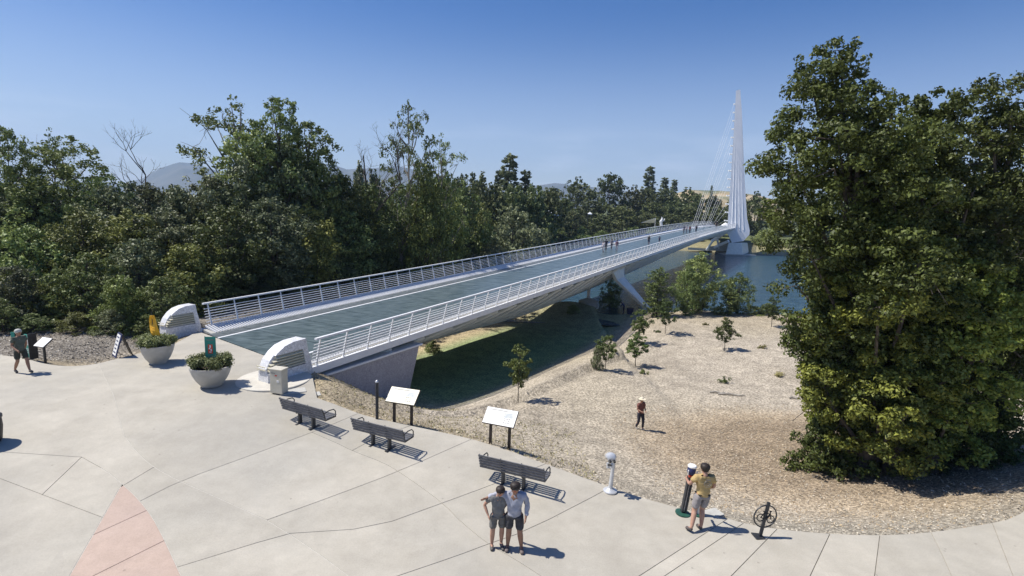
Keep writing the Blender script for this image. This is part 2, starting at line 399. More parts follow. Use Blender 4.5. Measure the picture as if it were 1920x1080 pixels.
def copy_tree(o, parent=None):
    c = o.copy(); COL.objects.link(c)
    if parent: c.parent = parent
    for ch in list(o.children): copy_tree(ch, c)
    return c

# ------------------------------------------------------------------ ground sheet
def axis(lo, hi, step, far, n):
    core = np.arange(lo, hi+step/2, step)
    g = np.geomspace(step*1.3, far, n)
    return np.concatenate([(lo-np.cumsum(g)/np.sum(g)*far)[::-1], core, hi+np.cumsum(g)/np.sum(g)*far])
gx = axis(-36, 40, .36, 6000, 44); gy = np.concatenate([[-400, -60, -12], axis(6, 74, .36, 10, 3)[3:-3], 74+np.geomspace(1, 180, 90), 74+180+np.geomspace(5, 5200, 40)])
X, Y = np.meshgrid(gx, gy); P2 = np.stack([X.ravel(), Y.ravel()], 1); Z = ground(P2)
nx, ny = len(gx), len(gy); ii = (np.arange(ny-1)[:, None]*nx+np.arange(nx-1)[None]).ravel()
gm = fast_mesh('ground', np.column_stack([P2, Z]), np.column_stack([ii, ii+1, ii+nx+1, ii+nx]), 4)
def ground_colour(P2):
    x, y = P2[:, 0], P2[:, 1]; d, _ = edge_dist(P2, FAR_EDGE); side = (P2-BP)@BN
    n1 = np.array([noise.fractal(Vector((a*.22, b*.22, 0)), 1, 2, 4) for a, b in P2])
    n2 = np.array([noise.noise(Vector((a*.09+5, b*.09, 3))) for a, b in P2])
    c = np.tile(np.array([.43, .375, .295]), (len(P2), 1))
    def mixc(w, col):
        nonlocal c
        w = np.clip(w, 0, 1)[:, None]; c = c*(1-w)+np.array(col)*w
    mixc((n2+.05)*1.6, (.43, .37, .27)); mixc((n1-.05)*1.2, (.33, .285, .22))
    # dry strip by the bench terrace and between bridge and wall
    u = (P2-BP)@BD
    mixc(sstep(6, 0, d)*sstep(2, -3, x)*.9, (.33, .27, .175)); mixc(sstep(3, 1, np.abs(side-9.5))*sstep(2, 6, u)*.8, (.46, .37, .22))
    mixc(sstep(3.2, .2, d)*sstep(2, 6, x)*.6, (.27, .25, .205))
    # green band along the bridge's shadow, then leaf litter under the big oaks
    mixc(sstep(BW*.55+1, BW*.35, np.abs(side-BW*.28))*sstep(4, 10, u)*sstep(56, 46, u), (.24, .32, .14))  # grass tint with the dark tone of the bridge shadow put into the colour
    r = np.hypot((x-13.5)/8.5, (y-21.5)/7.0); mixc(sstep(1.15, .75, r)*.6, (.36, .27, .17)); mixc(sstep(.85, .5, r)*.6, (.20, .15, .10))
    # the distance turns to dry grass
    mixc(sstep(44, 60, y)*sstep(BW+4, BW-3, side)*.6, (.38, .31, .20))
    # mulch left of the bridge, dark forest floor behind it
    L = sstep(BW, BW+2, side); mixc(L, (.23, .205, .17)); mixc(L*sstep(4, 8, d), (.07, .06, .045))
    mixc(sstep(0, 3, y-bank_near(x)+2), (.20, .18, .13))
    far = sstep(-2, 3, y-bank_far(x)); mixc(far, (.30, .27, .15)); mixc(far*sstep(12, 30, y-bank_far(x)), (.12, .14, .06))
    return c
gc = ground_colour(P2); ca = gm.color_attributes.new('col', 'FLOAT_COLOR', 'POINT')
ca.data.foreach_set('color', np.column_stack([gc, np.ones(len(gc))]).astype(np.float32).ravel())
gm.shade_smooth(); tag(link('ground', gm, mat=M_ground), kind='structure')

# ------------------------------------------------------------------ river
wm, wnt, wb = principled('river_water', (.022, .055, .075), .12, 0, .5)
g_ = node(wnt, 'ShaderNodeNewGeometry'); mp_ = node(wnt, 'ShaderNodeMapping'); mp_.inputs['Scale'].default_value = (.35, 1.3, 1)
wnt.links.new(g_.outputs['Position'], mp_.inputs[0]); n_ = node(wnt, 'ShaderNodeTexNoise'); n_.inputs['Scale'].default_value = 1.4; n_.inputs['Detail'].default_value = 6
wnt.links.new(mp_.outputs[0], n_.inputs['Vector']); b_ = node(wnt, 'ShaderNodeBump'); b_.inputs['Strength'].default_value = .75; b_.inputs['Distance'].default_value = .35
wnt.links.new(n_.outputs['Fac'], b_.inputs['Height']); wnt.links.new(b_.outputs[0], wb.inputs['Normal'])
r_ = node(wnt, 'ShaderNodeValToRGB'); r_.color_ramp.elements[0].color = (.018, .05, .075, 1); r_.color_ramp.elements[1].color = (.05, .10, .125, 1)
r_.color_ramp.elements[0].position = .4; r_.color_ramp.elements[1].position = .65
wnt.links.new(n_.outputs['Fac'], r_.inputs[0]); wnt.links.new(r_.outputs[0], wb.inputs['Base Color'])
tag(MB().add([(-900, 55, WATER_Z), (900, 55, WATER_Z), (900, 460, WATER_Z), (-900, 460, WATER_Z)], [(0, 1, 2, 3)]).build('river', wm), kind='structure')

# ------------------------------------------------------------------ mountains and the dry hill
def ridge(name, mat, pts, Y, depth, base):
    V = []; n = len(pts)
    tops = [at_depth(px, py, Y) for px, py in pts]; nr = 14
    for i, t in enumerate(tops):
        for j in range(nr):
            q = j/(nr-1); yy = t[1]-depth*(1-q); w = sstep(0, 1, q)
            zz = base+(t[2]-base)*w+(t[2]-base)*.22*noise.fractal(Vector((t[0]/depth*2.2, yy/depth*2.2, 1)), 1, 2, 5)*math.sin(q*math.pi)
            V.append((t[0]*yy/t[1], yy, zz))
        V.append((t[0]*1.1, t[1]+depth, base))
    m = nr+1; Fc = [(i*m+j, (i+1)*m+j, (i+1)*m+j+1, i*m+j+1) for i in range(n-1) for j in range(m-1)]
    return MB().add(V, Fc).build(name, mat, smooth=True)
def densify(pts, k=6, amp=1.2):
    out = []
    for (a, b), (c, d) in zip(pts[:-1], pts[1:]):
        for i in range(k):
            t = i/k; out.append((a+(c-a)*t, b+(d-b)*t+amp*noise.noise(Vector(((a+(c-a)*t)*.07, 3, 1)))))
    return out+[pts[-1]]
M_mount = noise_mat('mountain_forest', (.075, .085, .07), (.12, .12, .095), .004, .95, world=True)
tag(ridge('mountains', M_mount, densify([(-300, 350), (0, 345), (150, 345), (200, 342), (225, 348), (270, 334), (300, 317), (335, 304), (365, 306), (400, 318), (470, 335), (560, 320), (615, 306), (650, 318), (700, 316), (740, 311),
     (790, 322), (850, 345), (930, 356), (1000, 349), (1040, 343), (1090, 348), (1180, 360), (1250, 372), (1500, 385), (2100, 395)]), 4200, 1500, -5), kind='structure')
M_hill = noise_mat('dry_hill', (.42, .30, .17), (.50, .42, .28), .05, .95, world=True, c3=(.10, .12, .06), s3=.03)
tag(ridge('hill', M_hill, densify([(1180, 392), (1230, 380), (1262, 364), (1290, 356), (1330, 357), (1372, 359), (1420, 366), (1470, 380), (1560, 396)], 4, .6), 520, 130, 0), kind='structure')

# ------------------------------------------------------------------ plaza of jointed slabs
plaza = bpy.data.objects.new('plaza', None); COL.objects.link(plaza); tag(plaza, kind='structure')
J = [[(0, 847), (153, 857)], [(153, 857), (10, 993)], [(0, 897), (197, 972)],
     [(30, 788), (60, 806), (109, 832), (153, 857), (202, 884), (229, 907), (259, 935), (285, 968), (309, 1013), (340, 1080), (352, 1110)],
     [(186, 684), (200, 715), (215, 745), (222, 777), (232, 815), (244, 831), (259, 850), (288, 876), (337, 902), (389, 924), (480, 966), (500, 975), (560, 1012), (610, 1047), (660, 1085), (690, 1110)],
     [(229, 907), (130, 1080), (113, 1110)], [(181, 1000), (277, 956)], [(160, 1087), (309, 1013)],
     [(233, 909), (288, 876)], [(264, 939), (337, 902), (480, 850), (560, 820), (615, 799), (672, 775)],
     [(330, 1064), (480, 1018), (545, 1000)], [(500, 975), (620, 932), (747, 884), (887, 822)],
     [(745, 1080), (860, 1041), (915, 1020), (985, 996), (1147, 912)], [(545, 1000), (700, 990), (830, 943), (930, 906), (1027, 868)],
     [(560, 800), (630, 830), (660, 845), (720, 868), (747, 884), (785, 910), (830, 943), (872, 985), (915, 1020), (960, 1045), (1030, 1090)],
     [(660, 845), (695, 826), (775, 796)], [(500, 770), (560, 800)], [(400, 735), (470, 722)], [(350, 790), (420, 745), (480, 745)],
     [(1200, 1079), (1367, 971)], [(1246, 1080), (1397, 979)], [(1372, 1079), (1459, 990)], [(1519, 1080), (1557, 999)], [(1640, 1080), (1650, 1002)],
     [(1785, 1080), (1762, 1030), (1745, 997)], [(1900, 1080), (1860, 979)], [(930, 1120), (1110, 1040), (1200, 990), (1270, 948)],
     [(255, 860), (180, 830), (120, 800)], [(270, 668), (300, 705), (330, 722)]]
J = J[:-3]+[J[-1]]
J += [[(-600, 1150), (2400, 1150)], [(-170, 700), (-200, 1200)]]
def uni(lst):
    verts = []; idx = {}
    def vid(p):
        k = (round(float(p[0]), 3), round(float(p[1]), 3))
        if k not in idx: idx[k] = len(verts); verts.append(Vector((float(p[0]), float(p[1]))))
        return idx[k]
    edges = set()
    for ln in lst:
        ids = [vid(p) for p in ln]
        for a, b in zip(ids[:-1], ids[1:]):
            if a != b: edges.add((a, b))
    return verts, edges, vid
ring = [p for p in PLAZA]+[PLAZA[0]]
jl = []
for ln in J:
    def stretch(p, q):                     # joints that leave the picture run on under the camera
        if p[1] >= 1075 and p[1] < 1145: t = (1165-p[1])/max(8, p[1]-q[1]); return [(p[0]+(p[0]-q[0])*t, 1165)]
        if p[0] <= 0 and p[0] > -150: t = (-230-p[0])/min(-20, p[0]-q[0]); return [(-230, p[1]+(p[1]-q[1])*t)]
        return []
    if ln[0][0] > -150 and len(ln) < 40: ln = stretch(ln[0], ln[1])+list(ln)+stretch(ln[-1], ln[-2])
    w = [on_plaza(*p)[:2] for p in ln]
    if len(w) > 3: w = chaikin(w, 1)
    e0 = w[0]-w[1]; e1 = w[-1]-w[-2]; w = [w[0]+e0/np.linalg.norm(e0)*.35]+list(w[1:-1])+[w[-1]+e1/np.linalg.norm(e1)*.35]
    jl.append(w)
verts, edges, vid = uni([ring]+jl)
gridp = [(a, b) for a in np.arange(-44, 40, 2.0) for b in np.arange(-7, 40, 2.0)]
gi = inside(np.array(gridp), PLAZA)
for p, k in zip(gridp, gi):
    if k: vid(p)
cv, ce, cf, ov, oe, of = delaunay_2d_cdt(verts, list(edges), [], 0, 1e-4)
cons = {tuple(sorted(e)) for e, o in zip(ce, oe) if o}
cen = np.array([[sum(cv[i][k] for i in f)/3 for k in (0, 1)] for f in cf]); keep = inside(cen, PLAZA)
emap = {}
for i, f in enumerate(cf):
    if keep[i]:
        for a, b in zip(f, f[1:]+f[:1]): emap.setdefault(tuple(sorted((a, b))), []).append(i)
regn = {}; regs = []
for i in range(len(cf)):
    if not keep[i] or i in regn: continue
    st = [i]; regn[i] = len(regs); reg = []
    while st:
        k = st.pop(); reg.append(k); f = cf[k]
        for a, b in zip(f, f[1:]+f[:1]):
            e_ = tuple(sorted((a, b)))
            if e_ in cons: continue
            for q in emap[e_]:
                if q not in regn: regn[q] = regn[i]; st.append(q)
    regs.append(reg)
pinkc = on_plaza(235, 960)[:2]; pinkq = [on_plaza(*p)[:2] for p in ((229, 907), (259, 935), (285, 968), (309, 1013), (345, 1090), (400, 1250), (60, 1250), (125, 1090))]
for reg in regs:
    if len(reg) < 2: continue
    used = sorted({i for k in reg for i in cf[k]}); mp2 = {a: i for i, a in enumerate(used)}
    V = [(cv[i].x, cv[i].y, float(zp(cv[i].x, cv[i].y))) for i in used]
    me = bpy.data.meshes.new('slab'); me.from_pydata(V, [], [tuple(mp2[i] for i in cf[k]) for k in reg])
    bm = bmesh.new(); bm.from_mesh(me)
    bmesh.ops.recalc_face_normals(bm, faces=bm.faces)
    if sum(f.normal.z for f in bm.faces) < 0: bmesh.ops.reverse_faces(bm, faces=bm.faces)
    inner = list(bm.faces); bmesh.ops.inset_region(bm, faces=inner, thickness=.010, depth=0, use_boundary=True, use_even_offset=True)
    be = [e_ for e_ in bm.edges if e_.is_boundary]; bv = {v for e_ in be for v in e_.verts}
    for v in bv: v.co.z -= .03
    r = bmesh.ops.extrude_edge_only(bm, edges=be)
    for v in [g for g in r['geom'] if isinstance(g, bmesh.types.BMVert)]: v.co.z -= .12
    bm.to_mesh(me); bm.free()
    c = np.mean([[cv[i].x, cv[i].y] for k in reg for i in cf[k]], 0); cc = cen[reg].mean(0)
    link('slab', me, plaza, mat=(M_pink if inside(np.array([cc]), np.array(pinkq))[0] else M_conc))
def ribbon(name, pts, w, dz, mat, parent):
    V = []; n = len(pts)
    for i, p in enumerate(pts):
        t = np.array(pts[min(i+1, n-1)])-np.array(pts[max(i-1, 0)]); t = t/np.linalg.norm(t); nn = np.array([-t[1], t[0]])
        for s_ in (-1, 1):
            q = p+nn*s_*w/2; V.append((q[0], q[1], float(zp(*p))+dz))
    return MB().add(V, [(2*i, 2*i+1, 2*i+3, 2*i+2) for i in range(n-1)]).build(name, mat, parent)
for k, i0 in ((4, 0), (3, 8), (5, 0)):
    ribbon('joint_sealant', jl[k][i0:-1], .013, -.004, M_seal, plaza)

# ------------------------------------------------------------------ bridge
bridge = empty('footbridge', (*bpt(0, BW/2)[:2], 0), 'long white cable stayed footbridge with dark glass deck running over the river', 'bridge')
bo = Vector(bridge.location)
def bl(s, off, dz=0.): return Vector(bpt(s, off, dz))-bo
S_END = 186.; NP_ = int(S_END/1.55)
def bstrip(prof, s0, s1, ds=1.55):           # sweep of a cross section (off, dz) polygon
    ss = np.arange(s0, s1+ds*.5, ds); mb = MB(); V = []; n = len(prof)
    for s_ in ss:
        for o, z in prof: V.append(bl(s_, o, z))
    Fc = [(i*n+j, i*n+(j+1) % n, (i+1)*n+(j+1) % n, (i+1)*n+j) for i in range(len(ss)-1) for j in range(n)]
    Fc += [tuple(range(n)), tuple(range((len(ss)-1)*n, len(ss)*n))[::-1]]
    return mb.add(V, Fc)
def rect(o0, o1, z0, z1): return [(o0, z0), (o1, z0), (o1, z1), (o0, z1)]
# edge beams and soffit
for o0, o1 in ((-.06, .12), (BW-.12, BW+.06)): bstrip(rect(o0, o1, -.24, .10), s0_(o0)+.05, S_END).build('fascia', M_white, bridge)
bstrip(rect(.13, BW-.13, -.22, -.09), 1.4, S_END).build('soffit', M_dark, bridge)  # dark colour painted in for the shade behind the truss tubes
FI = .95                                       # width of the finned margins
def pmesh(o0, o1, L):
    return MB().box((0, 0, -.03), (o1-o0-.02, L-.035, .06)).mesh('deck_panel', M_glass)
lanes = [(FI, FI+1.0), (FI+1.16, BW/2), (BW/2, BW-FI-1.16), (BW-FI-1.0, BW-FI)]
lm = [pmesh(a, b, 3.1) for a, b in lanes]; lm[3].materials.clear(); lm[3].materials.append(M_glassgrey); lm[0].materials.clear(); lm[0].materials.append(M_glassgrey)
for (a, b), me in zip(lanes, lm):
    q = [bl(s0_(a)+.02, a+.015, -.06), bl(s0_(b)+.02, b-.015, -.06), bl(3.08, b-.015, -.06), bl(3.08, a+.015, -.06)]
    MB().loft(q, [v+Vector((0, 0, .06)) for v in q]).build('deck_panel', me.materials[0], bridge)
for k in range(1, int(S_END/3.1)):
    s_ = 1.55+k*3.1; sl = (dz_(s_+1)-dz_(s_-1))/2
    for (a, b), me in zip(lanes, lm):
        o = link('deck_panel', me, bridge, bl(s_, (a+b)/2, 0)); o.rotation_euler = (math.atan(sl), 0, -AZ)
for o0 in (FI+1.005, BW-FI-1.155): bstrip(rect(o0, o0+.15, -.08, .008), s0_(o0)+.03, S_END).build('deck_line', M_white, bridge)
# fins along both margins
for side in (0, 1):
    mb = MB(); s_ = .15 if not side else 1.5
    while s_ < 95:
        st = .16 if s_ < 40 else .32
        for a_, (oo, zz, o2, z2) in enumerate(((.14, .30, FI-.04, .03),)):
            if side: oo, o2 = BW-oo, BW-o2
            w = .05 if s_ < 40 else .16
            p = [bl(s_, oo, zz), bl(s_+w, oo, zz), bl(s_+w+.12, o2, z2), bl(s_+.12, o2, z2)]
            q = [v-Vector((0, 0, .09)) for v in p]; mb.loft(q, p)
        s_ += st
    tag(mb.build('fin', M_white, bridge), kind='stuff')
    a, b = (.14, FI-.02) if not side else (BW-FI+.02, BW-.14)
    prof = [(a, -.085), (b, -.085), (b, -.03 if side else -.03), (a, .12)] if not side else [(a, -.085), (b, -.085), (b, .12), (a, -.03)]
    bstrip(prof, .05 if not side else 1.35, 95).build('margin_tray', M_lid, bridge)
    prof2 = [(p[0], p[1]+.06) for p in prof]; bstrip(prof2, 95, S_END).build('margin_tray', M_white, bridge)
# railings: every post its own part, rails swept
POST_H = 1.28; LEAN = .30
def postmesh(sg):
    mb = MB(); mb.loft([Vector((0, -.035, 0)), Vector((sg*.09, -.035, 0)), Vector((sg*.09, .035, 0)), Vector((0, .035, 0))],
                       [Vector((-sg*LEAN, -.022, POST_H)), Vector((-sg*LEAN+sg*.06, -.022, POST_H)), Vector((-sg*LEAN+sg*.06, .022, POST_H)), Vector((-sg*LEAN, .022, POST_H))])
    return mb.mesh('rail_post', M_white)
for side in (0, 1):
    sg = 1 if side == 0 else -1; off = 0.0 if side == 0 else BW      # local +x points to smaller offsets (camera right)
    me = postmesh(-sg)
    for k in range(NP_):
        s_ = .4+1.55*k
        if side and k == 0: continue
        o = link('rail_post', me, bridge, bl(s_, off, .10)); o.rotation_euler = (0, 0, -AZ)
    osg = 1 if side == 0 else -1
    def ro(h): return off-osg*LEAN*h/POST_H*1.0
    for j in range(7):
        h = .16+j*.142
        oo = ro(h)+osg*.03; bstrip(rect(oo-.017, oo+.017, .10+h-.018, .10+h+.018), .1 if not side else 1.7, S_END, 3.1).build('rail', M_white, bridge)
    oo = ro(POST_H); bstrip(rect(oo-.065, oo+.065, .10+POST_H-.03, .10+POST_H+.05), .1 if not side else 1.7, S_END).build('handrail', M_white, bridge)
# truss below: bottom chord and fat slanted tubes, both sides
def low(s_): return -2.3-1.35*float(sstep(5, 34, s_))+1.0*float(sstep(60, 120, s_))
ch = [bl(s_, BW/2, low(s_)) for s_ in np.arange(6.5, S_END-20, 3.1)]
MB().tube(ch, .26, 12).build('bottom_chord', M_tube, bridge, smooth=True)
for off in (.55, BW-.55):
    MB().tube([bl(s_, off, -.42) for s_ in np.arange(1.5, S_END-6, 3.1)], .10, 8).build('edge_chord', M_tube, bridge, smooth=True)
k = 0; s_ = 3.2
while s_ < S_END-28:
    for off in (.55, BW-.55):
        z1 = low(s_)
        a = bl(s_+2.2, off-(.35 if off < 5 else -.35), -.36); b = bl(s_-.9, BW/2+(off-BW/2)*.10, z1+.12); mid = (a+b)/2+Vector((0, 0, -.18))
        MB().tube([a, mid, b], [.15, .20, .14], 8).build('truss_tube', M_tube, bridge, smooth=True)
        if s_ < 80:
            a2 = bl(s_+1.2, off, -.40); b2 = bl(s_+1.2, BW/2, -.30)
            MB().tube([a2, b2], .07, 6).build('cross_tube', M_tube, bridge)
    s_ += 2.75; k += 1
# abutment wall on each side with a white ledge
for off in (.02, BW-.02):
    sg = 1 if off < 5 else -1; o1 = off+sg*.55
    A = [bl(.2, off, -.50), bl(7.5, off, -.70), bl(6.3, off, -4.2), bl(.2, off, -3.0)]
    B = [bl(.2, o1, -.50), bl(7.5, o1, -.70), bl(6.3, o1, -4.2), bl(.2, o1, -3.0)]
    w = MB().loft(A, B).build('abutment_wall', M_mosaic_wall, bridge)
    MB().loft([bl(.1, off-sg*.10, -.495), bl(7.7, off-sg*.10, -.695), bl(7.7, off-sg*.10, -.60), bl(.1, off-sg*.10, -.40)],
              [bl(.1, o1, -.495), bl(7.7, o1, -.695), bl(7.7, o1, -.60), bl(.1, o1, -.40)]).build('ledge', M_white, bridge)
MB().loft([bl(5.0, .6, -.95), bl(5.6, .6, -.95), bl(5.6, .6, -4.2), bl(5.0, .6, -4.2)], [bl(5.0, BW-.6, -.95), bl(5.6, BW-.6, -.95), bl(5.6, BW-.6, -4.2), bl(5.0, BW-.6, -4.2)]).build('abutment_back_wall', M_mosaic_wall, bridge)
# splayed legs by the river
def wleg(px, py, z, s_top, off_in):
    ft = Vector(at_z(px, py, z))-bo; a = bl(s_top-2.6, off_in, -.55); b = bl(s_top+2.2, off_in, -.55); kn = bl(s_top-.6, off_in*.6, -2.4)
    sg = 1
    n = (b-a).cross(ft-a).normalized()*.16
    poly = [a, b, bl(s_top+.9, off_in*.5, -1.9), ft+Vector((.35, .35, .2)), ft+Vector((-.25, -.25, .2)), bl(s_top-1.6, off_in*.6, -1.9)]
    return poly, n, ft
poly, n, ft = wleg(1213, 582, -3.75, 46.0, 1.0)
MB().loft([p-n for p in poly], [p+n for p in poly]).build('leg', M_tube, bridge, bevel=.03)
MB().tube([poly[1], poly[2], poly[3]], [.2, .2, .14], 8).build('leg_rib', M_tube, bridge, smooth=True)
MB().box(ft+Vector((0, 0, -.1)), (1.7, 1.7, .7)).build('leg_footing', M_pad, bridge, bevel=.05)
mir = [Vector((*(np.array([p.x+bo.x, p.y+bo.y])-2*((np.array([p.x+bo.x, p.y+bo.y])-BP)@BN-BW/2)*BN), p.z))-Vector((bo.x, bo.y, 0)) for p in poly]
nm = Vector((n.x, n.y, n.z)); MB().loft([p-nm for p in mir], [p+nm for p in mir]).build('leg', M_tube, bridge, bevel=.03)
c0 = Vector(at_z(1103, 566, gz(8.0, 60)))-bo
top_ = Vector((c0.x, c0.y, dz_(36)-2.0))
MB().tube([c0+Vector((0, 0, -.3)), top_], [.22, .17], 12).build('column', M_white, bridge, smooth=True)
MB().lathe([(1.25, -.5), (1.2, .12), (.55, .35), (.3, .5)], 16, c0).build('column_footing', M_pad, bridge)

# ------------------------------------------------------------------ pylon (part of the bridge)
PY = 158.
def pp(px, py, dy=0.): return Vector(at_depth(px, py, PY+dy))-bo
outl = [(1363, 436), (1367, 380), (1371, 320), (1375, 260), (1378.5, 200), (1380, 170), (1388, 168), (1391, 210), (1393.5, 270), (1396, 330), (1399, 380), (1401, 410), (1406, 432), (1405, 440), (1394, 452), (1372, 455)]
def mast(o, y0, y1):
    top = 170; A = []; B = []
    for px, py in o:
        lean = (440-py)/270*10; A.append(pp(px, py, y0+lean)); B.append(pp(px, py, y1+lean*1.1))
    return MB().loft(A, B)
pyl = mast(outl, -1.2, 3.0).build('pylon_mast', M_whitefar, bridge)
for i in range(4):
    t = (i+.8)/5.2
    pts = [(1366+t*38+((1380.6+t*5.6)-(1366+t*38))*q, 432-254*q) for q in (0, .25, .5, .75, 1)]
    MB().tube([pp(x, y, -1.15+(440-y)/270*10) for x, y in pts], [.16, .14, .11, .08, .05], 6).build('pylon_rib', M_whitefar, bridge)
for k in range(15):
    y = 196+k*15.6; xl = 1364+(436-y)/266*17.0
    MB().tube([pp(xl+1.5, y, (440-y)/270*10), pp(xl-3.2-k*.25, y-1, (440-y)/270*10-1)], .22, 6).build('cable_anchor', M_whitefar, bridge)
    sd_ = 112+k*2.5
    for oo in ((BW/2,) if k % 4 != 3 else ()):
        MB().tube([bl(sd_, oo, 0), pp(xl-3.0-k*.25+(oo-BW/2), y-1, (440-y)/270*10-1)], .022, 5).build('stay_cable', M_white, bridge)
MB().loft([pp(1366, 455, -2), pp(1390, 455, -2), pp(1393, 478, -2.6), pp(1360, 478, -2.6)], [pp(1370, 455, 4), pp(1402, 455, 4), pp(1404, 474, 5), pp(1366, 474, 5)]).build('pylon_foot', M_tube, bridge, bevel=.2)
MB().box(pp(1378, 479, 1), (9, 8, 1.2)).build('pylon_footing', M_lid, bridge)
for a, b, r in (((1366, 432), (1335, 452), .5), ((1366, 452), (1335, 466), .45), ((1338, 450), (1325, 468), .3), ((1345, 448), (1348, 468), .3)):
    MB().tube([pp(*a, -2), pp(*b, 3)], r, 8).build('pylon_brace', M_whitefar, bridge)
MB().loft([pp(1330, 462, 2), pp(1366, 458, 2), pp(1366, 470, 2), pp(1328, 470, 2)], [pp(1330, 462, 6), pp(1366, 458, 6), pp(1366, 470, 6), pp(1328, 470, 6)]).build('pylon_deck_wall', M_lid, bridge)
MB().loft([pp(1290, 464, 4), pp(1332, 466, 4), pp(1332, 471, 4), pp(1290, 468, 4)], [pp(1290, 464, 8), pp(1332, 466, 8), pp(1332, 471, 8), pp(1290, 468, 8)]).build('landing_wall', M_pad, bridge)

# ------------------------------------------------------------------ end parapets of the bridge
def parapet(off, label, mirror=False, s0=-.55, sc=1.):
    base = Vector((*bpt(s0, off)[:2], .72)); sg = -1 if mirror else 1
    o = empty('bridge_end_parapet', base, label, 'parapet', 'parapets at the bridge entrance', rz=-AZ); o.scale = (1, sc, .96 if sc < 1 else 1)
    # side profile in local y (along the bridge) and z, thickness in x
    prof = [(-1.55, -.3), (-1.5, .62), (-1.32, .95), (-1.05, 1.22), (-.72, 1.42), (-.3, 1.52), (.35, 1.54), (.72, -.3)]
    T = .62
    def side(x0, pr): return [Vector((x0, y, z)) for y, z in pr]
    # notch for the louvres in the outer face: body built as core plus surrounding frame
    x_out = sg*.08; core = MB().loft(side(x_out-sg*.12, prof), side(x_out-sg*T, prof)).build('body', M_mosaic, o, bevel=.03)
    ny0, ny1, nz0, nz1 = -1.25, .22, .50, 1.08
    fr = MB()
    rings = [[(-1.55, -.3), (.72, -.3), (.60, .45), (-1.52, .45)], [(.30, .46), (.595, .46), (.42, 1.12), (.18, 1.12)],
             [(-1.40, 1.125) if 0 else (-1.15, 1.125), (.42, 1.125), (.35, 1.54), (-.3, 1.52), (-.72, 1.42), (-1.05, 1.22)]]
    for rg in rings: fr.loft(side(x_out, rg), side(x_out-sg*.118, rg))
    fr.build('side_frame', M_mosaic, o)
    for j in range(5):
        z = .55+j*.115; y0_ = -1.47 if z < .7 else (-1.40 if z < .85 else -1.26 if z < 1. else -1.12); y1_ = .30-(z-.5)*.18
        MB().loft([Vector((x_out-sg*.11, y0_, z+.05)), Vector((x_out-sg*.11, y1_, z+.05)), Vector((x_out-sg*.11, y1_, z+.02)), Vector((x_out-sg*.11, y0_, z+.02))],
                  [Vector((x_out+sg*.03, y0_, z)), Vector((x_out+sg*.03, y1_, z)), Vector((x_out+sg*.03, y1_, z-.03)), Vector((x_out+sg*.03, y0_, z-.03))]).build('louvre_slat', M_louver, o)
    for z in (.60, .72): MB().box((x_out-sg*.37, -1.565, z), (.52, .03, .035)).build('front_groove_bar', M_louver, o)
    return o
parapet(-.0, 'white mosaic parapet block at the right side of the bridge entrance behind the beige kiosk')
parapet(BW+.62, 'shaded parapet with curved white top at the left side of the bridge entrance', s0=1.15, sc=.85)
# pad, kiosk, lids
kp = on_plaza(517, 741); kz = kp[2]
pad = MB().lathe([(1.42, -.2), (1.42, .03), (1.40, .045)], 40, (*bpt(-1.55, .25)[:2], .765)).build('round_pad', M_pad); tag(pad, 'pale round concrete pad under the right parapet and kiosk', 'concrete pad')
ki = empty('donation_kiosk', (kp[0]+.05, kp[1]+.2, .765), 'beige metal kiosk box with small red label standing against the white parapet', 'kiosk', rz=math.radians(-14)); ki.scale = (.86, .86, .88)
MB().box((0, 0, .52), (.60, .42, 1.04)).build('cabinet', M_kiosk, ki, bevel=.012)
MB().box((0, 0, 1.06), (.66, .48, .05)).build('cabinet_top', M_kiosk, ki, bevel=.01)
MB().box((.02, -.215, .80), (.10, .012, .05)).build('red_label', M_red, ki)
MB().box((.10, -.215, .55), (.11, .012, .09)).build('paper', M_panelB, ki)
MB().box((-.13, -.214, .90), (.22, .01, .015)).build('slot', M_black, ki)
for (a, b), w, lb in (((548, 733), (.95, .95), 'square grey utility lid on the grass edge nearest the kiosk'), ((575, 740), (.95, .95), 'square grey utility lid on the grass edge farther from the kiosk')):
    p = at_z(a, b, .66 if a < 560 else .56); u = MB().box((0, 0, 0), (*w, .16)).build('utility_lid', M_lid, bevel=.015, loc=p); u.rotation_euler = (0, 0, math.radians(28)); tag(u, lb, 'utility lid')

# ------------------------------------------------------------------ planters
def leafcloud(name, C, Rd, N, size, rng, mat, up=.4, shell=.55, tonebase=0.):
    C = np.asarray(C, float); Rd = np.asarray(Rd, float)
    if Rd.ndim == 1: Rd = np.repeat(Rd[:, None], 3, 1)
    w = Rd[:, 0]*Rd[:, 2]; w = w/w.sum(); idx = rng.choice(len(C), N, p=w)
    d = rng.normal(size=(N, 3)); d /= np.linalg.norm(d, axis=1)[:, None]
    r = shell+(1.05-shell)*rng.random(N)**.6
    P = C[idx]+d*Rd[idx]*r[:, None]
    nrm = d*.8+rng.normal(size=(N, 3))*.55+np.array([0, 0, up]); nrm /= np.linalg.norm(nrm, axis=1)[:, None]
    t = np.cross(nrm, rng.normal(size=(N, 3))); t /= np.linalg.norm(t, axis=1)[:, None]+1e-9; b = np.cross(nrm, t)
    L = size*(.55+.9*rng.random(N))[:, None]; Wd = L*(.42+.25*rng.random(N))[:, None]
    droop = nrm*L*.18
    V = np.stack([P-t*L*.5-droop, P+b*Wd*.5, P+t*L*.5-droop, P-b*Wd*.5], 1).reshape(-1, 3)
    me = fast_mesh(name, V, np.arange(4*N).reshape(-1, 4), 4)
    ctone = rng.random(len(C))
    set_attr(me, 'tone', np.clip(.15+.35*ctone[idx]+.45*rng.random(N)+tonebase, 0, 1)); me.materials.append(mat); return me
